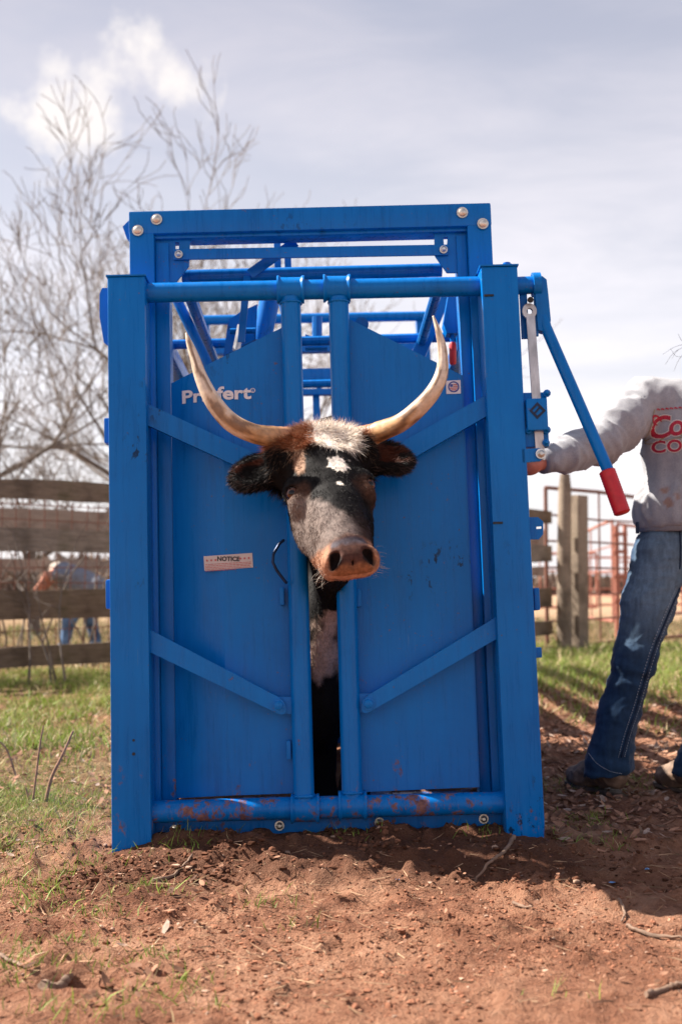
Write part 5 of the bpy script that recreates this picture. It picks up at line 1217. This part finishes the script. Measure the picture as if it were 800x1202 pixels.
# ================================================================== PERSON BENDING OVER BEHIND THE FENCE
p2 = empty('person'); tag(p2, 'person in blue-grey shirt and jeans bending over behind the plank fence', 'person')
def Q_(px, py, d=13.6): return np.array(W(px, py, d))
FP = Field(axis([(-4.0, -2.4, .018)]), axis([(13.1, 14.2, .018)]), axis([(-.05, 1.35, .018)]))
hip, sho, hd = Q_(112, 690), Q_(76, 675), Q_(68, 690)
FP.bone(hip, sho, .15, .15, .08); FP.ell(Q_(64, 672) + (0, .1, .02), (.09, .1, .11), .04); FP.bone(sho, Q_(62, 674), .06, .055, .04)
for s in (-1, 1):
    o_ = np.array((0, s * .14, 0)); FP.bone(sho + o_, Q_(60, 676) + o_, .06, .05, .03); FP.bone(Q_(60, 676) + o_, Q_(46, 693) + o_, .045, .035, .03); FP.ell(Q_(45, 696) + o_, (.04, .025, .05), .02)
    kn = Q_(84 if s < 0 else 104, 728) + o_ * .8; ft = Q_(78 if s < 0 else 112, 790) + o_ * .9; ft[2] = .06
    FP.bone(hip + o_ * .6, kn, .10, .075, .04); FP.bone(kn, ft, .072, .055, .04); FP.bone(ft, ft + (-.16, 0, -.02), .05, .045, .03)
vv, qq = FP.mesh(); nv = vnormals(vv, qq); qq, nv = flip(vv, qq, nv); cc_ = np.tile(np.array((.19, .205, .25)), (len(vv), 1))
cc_[vv[:, 0] < sho[0] - .10] = np.array((.45, .2, .14)); cc_[(np.linalg.norm(vv - (Q_(64, 672) + (0, .1, .05)), axis=1) < .13)] = np.array((.42, .36, .31))
lo_m = (vv[:, 2] < hip[2] - .10) & (vv[:, 0] > sho[0] - .15); cc_[lo_m] = np.array((.10, .17, .30)) * (1 + 1.6 * (fbm(vv[lo_m], 14, 2, 3) - .5))[:, None]; cc_[vv[:, 2] < .1] = np.array((.06, .04, .03))
link('body', np_mesh('body', vv, None, qq, cc_), attr_mat('clothes_far', .85, .2, 0, 0, 30, .3, .15, 20), p2, 180)

# ================================================================== GROUND COVER
def scatter(n, x0, x1, y0, y1, dens):
    x = RNG.uniform(x0, x1, n * 3); y = y0 + (y1 - y0) * RNG.random(n * 3) ** 1.0; k = RNG.random(n * 3) < dens(x, y); x, y = x[k][:n], y[k][:n]
    return x, y
def in_frame(x, y, m=.25): return np.abs(x) < (400 / FPX) * y + m
def outside_chute(x, y): return ~((np.abs(x + .03) < .66) & (y > CHUTE_Y - .06) & (y < CHUTE_Y + 2.6))
def blades(x, y, h0, h1, w_, green, straw, pstraw, tuft=0.):
    n = len(x)
    if tuft: x = x + RNG.normal(0, tuft, n); y = y + RNG.normal(0, tuft, n)
    z = ground_z(x, y); r = np.stack([x, y, z - .004], -1); d = np.stack([RNG.normal(0, .45, n), RNG.normal(0, .45, n), np.ones(n)], -1)
    col = np.array(green) * RNG.uniform(.65, 1.5, (n, 1)) * np.array((1, 1, 1)) + RNG.normal(0, .008, (n, 3)); s = RNG.random(n) < pstraw; col[s] = np.array(straw) * RNG.uniform(.6, 1.3, (s.sum(), 1))
    d[s, :2] *= 1.8
    return r, d, RNG.uniform(h0, h1, n), np.full(n, w_) * RNG.uniform(.7, 1.3, n), np.clip(col, .01, 1)
GREEN, STRAW = (.20, .27, .05), (.46, .36, .20)
sets = []
dl = lambda x, y: grass_amount(x, y) ** 1.4 * in_frame(x, y) * outside_chute(x, y) * (.12 + .88 * sstep(.49, .57, fbm(np.stack([x, y, x * 0], -1), 2.6, 3, 21)))
x, y = scatter(26000, -1.9, -.3, 2.4, 5.0, dl); sets.append(blades(x, y, .012, .045, .0026, GREEN, STRAW, .42))
x, y = scatter(26000, -3.6, -.6, 5.0, 10.5, dl); sets.append(blades(x, y, .03, .085, .006, GREEN, STRAW, .42))
x, y = scatter(9000, .5, 2.0, 3.4, 5.5, lambda x, y: grass_amount(x, y) * .6 * in_frame(x, y) * outside_chute(x, y)); sets.append(blades(x, y, .012, .04, .0028, GREEN, STRAW, .3))
x, y = scatter(22000, 1.0, 5.0, 5.5, 15, lambda x, y: grass_amount(x, y) * in_frame(x, y)); sets.append(blades(x, y, .04, .12, .008, GREEN, STRAW, .38))
x, y = scatter(9000, -6, 7, 10.5, 26, lambda x, y: in_frame(x, y) * 1.0); sets.append(blades(x, y, .06, .2, .014, (.12, .15, .04), STRAW, .55))
# separate small tufts in the dirt, bottom left and along the foot of the chute
tx, ty = [], []
for px, py, n in ((168, 1050, 90), (90, 1108, 60), (120, 1140, 50), (200, 1166, 60), (175, 1128, 40), (20, 1120, 110), (12, 1150, 90), (60, 1190, 40), (215, 1012, 60), (240, 998, 50), (262, 996, 40), (320, 1066, 50), (130, 1195, 50), (50, 1060, 90), (30, 1040, 120), (95, 1020, 120), (410, 1008, 30), (560, 1010, 25), (665, 1005, 40), (690, 985, 40), (250, 1190, 14), (655, 1185, 8), (340, 1094, 14), (108, 1075, 60), (690, 975, 60), (720, 1010, 30)):
    g = G(px, py); s_ = .018 + .0003 * n; tx.append(RNG.normal(g.x, s_ * 1.4, n)); ty.append(RNG.normal(g.y, s_, n))
sets.append(blades(np.concatenate(tx), np.concatenate(ty), .012, .045, .0026, (.19, .26, .045), STRAW, .15))
cat_ = [np.concatenate([s_[k] for s_ in sets]) for k in range(5)]
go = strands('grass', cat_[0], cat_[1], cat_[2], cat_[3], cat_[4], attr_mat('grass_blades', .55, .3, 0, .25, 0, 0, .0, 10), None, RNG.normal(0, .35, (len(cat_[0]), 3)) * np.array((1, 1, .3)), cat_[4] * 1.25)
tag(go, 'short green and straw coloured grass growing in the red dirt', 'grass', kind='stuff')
# dry straw lying about
n = 4200; x, y = scatter(n, -1.7, 2.0, 2.05, 5.5, lambda x, y: in_frame(x, y) * outside_chute(x, y) * (.25 + .75 * (fbm(np.stack([x, y, x * 0], -1), 1.9, 2, 33) > .5))); n = len(x)
r = np.stack([x, y, ground_z(x, y) + .003], -1); d = np.stack([RNG.normal(0, 1, n), RNG.normal(0, 1, n), RNG.normal(.02, .12, n)], -1); cs = np.array((.40, .25, .15)) * RNG.uniform(.45, 1.35, (n, 1))
tag(strands('dry_straw', r, d, RNG.uniform(.012, .06, n), RNG.uniform(.0012, .003, n), cs, attr_mat('straw', .8, .2), None, RNG.normal(0, .15, (n, 3)) * np.array((1, 1, .1))), 'bits of dry straw scattered over the red dirt', 'straw', kind='stuff')
# fallen leaves
def leaves(x, y, s0, s1, name, label):
    n = len(x); z = ground_z(x, y); a_ = RNG.uniform(0, 6.283, n); s = RNG.uniform(s0, s1, n); curl = RNG.uniform(-.5, .8, n); tilt = RNG.normal(0, .35, (n, 2)); V_ = []
    for u, v in ((-1, 0), (-.45, -.42), (-.45, .42), (.35, -.38), (.35, .38), (1, 0), (-.45, 0), (.35, 0)):
        lx, ly = u * s, v * s; px_ = x + lx * np.cos(a_) - ly * np.sin(a_); py_ = y + lx * np.sin(a_) + ly * np.cos(a_); pz = z + .008 + s * (curl * (u * u) * .45 + np.abs(v) * curl * .8 + tilt[:, 0] * u + tilt[:, 1] * v) + .1 * s; V_.append(np.stack([px_, py_, np.maximum(pz, z - .002)], -1))
    V_ = np.stack(V_, 1).reshape(-1, 3); b = np.arange(n)[:, None] * 8; T = np.concatenate([b + np.array([t_]) for t_ in ((0, 1, 6), (0, 6, 2), (3, 5, 7), (7, 5, 4))]); Qd = np.concatenate([b + np.array([t_]) for t_ in ((1, 3, 7, 6), (6, 7, 4, 2))])
    c = np.array((.26, .135, .085)) * RNG.uniform(.4, 1.7, (n, 1)); pale = RNG.random(n) < (.10 if s1 > .015 else .02); c[pale] = np.array((.46, .33, .26)) * RNG.uniform(.7, 1.1, (pale.sum(), 1))
    tag(link(name, np_mesh(name, V_, T, Qd, np.repeat(np.clip(c, 0, 1), 8, 0)), bpy.data.materials.get('dead_leaf') or attr_mat('dead_leaf', .8, .2, 0, .15, 0, 0, .2, 80), None), label, 'leaves', kind='stuff')
x, y = scatter(5200, .55, 2.6, 3.15, 8.5, lambda x, y: in_frame(x, y) * (1 - .55 * grass_amount(x, y)) * sstep(3.1, 3.9, y + x * .2)); leaves(x, y, .008, .024, 'leaf_litter', 'brown fallen leaves covering the ground around the boots')
x, y = scatter(1900, -2.4, -.3, 2.1, 8, lambda x, y: in_frame(x, y) * outside_chute(x, y) * (fbm(np.stack([x, y, x * 0], -1), 1.5, 2, 41) > .45)); leaves(x, y, .005, .020, 'leaf_scatter', 'scattered brown leaves in the grass at left')
x, y = scatter(420, -.8, 1.0, 2.05, 3.2, lambda x, y: in_frame(x, y) * .6); leaves(x, y, .003, .010, 'leaf_crumbs', 'few small leaf crumbs on the bare dirt in front')
# soil crumbs and clods
ico = bmesh.new(); bmesh.ops.create_icosphere(ico, subdivisions=1, radius=1); IV = np.array([v.co[:] for v in ico.verts]); IT = np.array([[v.index for v in f.verts] for f in ico.faces]); ico.free()
def clods(n, x0, x1, y0, y1, s0, s1, dens, name, label, pw=3.0):
    x, y = scatter(n, x0, x1, y0, y1, dens); n = len(x); s = s0 + (s1 - s0) * RNG.random(n) ** pw
    V_ = IV[None] * (1 + RNG.normal(0, .22, (n, 12, 1))) * s[:, None, None] * np.stack([RNG.uniform(.8, 1.4, n), RNG.uniform(.8, 1.3, n), RNG.uniform(.5, .9, n)], -1)[:, None]
    V_ = V_ + np.stack([x, y, ground_z(x, y) + s * .12], -1)[:, None]; T = (IT[None] + np.arange(n)[:, None, None] * 12).reshape(-1, 3); c = np.array((.24, .105, .062)) * RNG.uniform(.5, 1.45, (n, 1)) * (.5 if name == 'soil_clods' else 1); k = RNG.random(n) < .04; c[k] = np.array((.38, .25, .18)) * RNG.uniform(.7, 1.2, (k.sum(), 1))
    tag(link(name, np_mesh(name, V_.reshape(-1, 3), T, None, np.repeat(c, 12, 0)), bpy.data.materials.get('soil_crumb') or attr_mat('soil_crumb', .95, .1, 0, 0, 200, .5, .25, 120), None, 50), label, 'soil', kind='stuff')
pn = lambda x, y, sc, sd: fbm(np.stack([x, y, x * 0], -1), sc, 3, sd)
clods(14000, -1.4, 1.4, 2.02, 3.7, .0008, .0046, lambda x, y: in_frame(x, y, .05) * (.06 + .94 * sstep(.48, .6, pn(x, y, 3, 51))), 'soil_crumbs', 'fine crumbs of red soil on the ground in front of the chute', 2.6)
clods(3600, -.75, .85, 2.92, 3.40, .0012, .0095, lambda x, y: .15 + .85 * sstep(.45, .6, pn(x, y, 5, 57)), 'soil_clods', 'churned clods of dark soil along the foot of the chute', 3.4)
clods(160, -.9, 1.0, 2.05, 3.0, .003, .011, lambda x, y: in_frame(x, y, .05) * sstep(.5, .6, pn(x, y, 2.4, 61)), 'soil_lumps', 'single lumps of red soil lying in the foreground', 2.0)
# sticks
STICK = simple('dry_stick', (.20, .125, .085), .85, 0, 30, .35, .4)
def stick(pix, r0, r1, label, lift=.006):
    pts = []
    for px, py in pix: g = G(px, py); pts.append(Vector((g.x, g.y, gz1(g.x, g.y) + lift)))
    P_, R_ = spline(pts, list(np.linspace(r0, r1, len(pts))), 6 * len(pts)); P_ = [Vector(p) + Vector((random.gauss(0, .0012), random.gauss(0, .0012), random.gauss(0, .001))) for p in P_]
    tag(MB().tube(P_, R_, 6).build('stick', STICK, None, 60), label, 'stick', 'dry sticks on the dirt')
stick([(603, 1014), (590, 1026), (575, 1032), (556, 1038)], .006, .003, 'short dark stick lying in the shade of the right post')
stick([(736, 1108), (762, 1118), (800, 1126)], .005, .003, 'long thin stick in the sunlit dirt at the right edge')
stick([(758, 1192), (775, 1184), (792, 1180), (806, 1178)], .006, .004, 'forked looking stick in the bottom right corner')
stick([(602, 1076), (612, 1083), (624, 1090)], .004, .002, 'small pale stick in the sunlit dirt right of the middle')
stick([(725, 1080), (733, 1090), (730, 1100)], .004, .002, 'small bent stick above the long one at right')
stick([(180, 1040), (205, 1034), (226, 1022)], .005, .003, 'thin stick by the foot of the left post')
stick([(0, 1132), (14, 1138), (32, 1146)], .005, .003, 'stick in the dirt at the left edge')
stick([(50, 1160), (68, 1155), (82, 1150)], .012, .009, 'stubby dark bark piece in the bottom left dirt', .008)
# upright dead stalks in the grass at left
def stalk(pix, d, label, r0=.007):
    pts = [W(a_, b_, d) for a_, b_ in pix]; pts[0].z = gz1(pts[0].x, pts[0].y) - .02
    P_, R_ = spline(pts, list(np.linspace(r0, r0 * .5, len(pts))), 24); tag(MB().tube([Vector(p) for p in P_], R_, 7).build('dead_stalk', simple('stalk_' + str(len(bpy.data.materials)), (.30, .17, .11), .85, 0, 40, .35, .3), None, 60), label, 'stalk', 'dead stalks in the grass')
stalk([(38, 945), (42, 915), (47, 875), (51, 852)], 4.15, 'thin dead stalk standing upright in the grass', .005)
stalk([(52, 944), (60, 915), (74, 885), (86, 858)], 4.15, 'thicker dead stalk leaning right in the grass')
stalk([(34, 946), (33, 935), (30, 924)], 4.15, 'short broken stalk stub beside the upright one', .005)
stalk([(22, 895), (8, 880), (-8, 866)], 4.7, 'dead stalk leaning left at the picture edge', .005)
# blue scraps of baling plastic
SCR = simple('blue_plastic', (.10, .25, .50), .4, 0, 40, .3, .1)
def scrap(px, py, s, label):
    g = G(px, py); z = gz1(g.x, g.y) + .004; m = MB(); v = [(g.x + random.uniform(-1, 1) * s, g.y + random.uniform(-.8, .8) * s, z + random.uniform(0, .7) * s) for _ in range(7)]
    bm = bmesh.new(); [bm.verts.new(p) for p in v]; bmesh.ops.convex_hull(bm, input=bm.verts[:]); me = bpy.data.meshes.new('plastic_scrap'); bm.to_mesh(me); bm.free(); tag(link('plastic_scrap', me, SCR, None, 20), label, 'scrap', 'blue plastic scraps')
scrap(718, 1039, .013, 'light blue plastic scrap on the shaded dirt at right'); scrap(760, 1036, .009, 'light blue plastic scrap nearest the right edge'); scrap(465, 1041, .009, 'light blue plastic scrap in front of the headgate')

# ================================================================== WORKING ALLEY BEHIND THE CHUTE
al = empty('alley_fence'); tag(al, 'plank sided cattle alley leading up to the rear of the chute', 'fence')
for sx in (-.62, .60):
    for k in range(2):
        a_, b_ = Vector((sx + (.0 if k == 0 else sx * .0), 6.05 + 2.4 * k, 0)), Vector((sx, 6.05 + 2.4 * (k + 1) - .02, 0))
        for r_, z in enumerate((.25, .60, .95, 1.30, 1.62)): board(al, a_, b_, z, z, .17, .045, WOOD_PALE if r_ > 3 else WOOD, 200 + r_ * 3 + k)
    for y_ in (6.02, 8.45, 10.8):
        m = MB(); m.box((sx * 1.13, y_, .8), (.12, .12, 1.9), None, .008); m.build('post', WOOD_POST, al)
for r_, z in enumerate((.25, .60, .95, 1.30, 1.62)): board(al, Vector((-.6, 10.75, 0)), Vector((.58, 10.75, 0)), z, z, .17, .045, WOOD_PALE, 260 + r_)
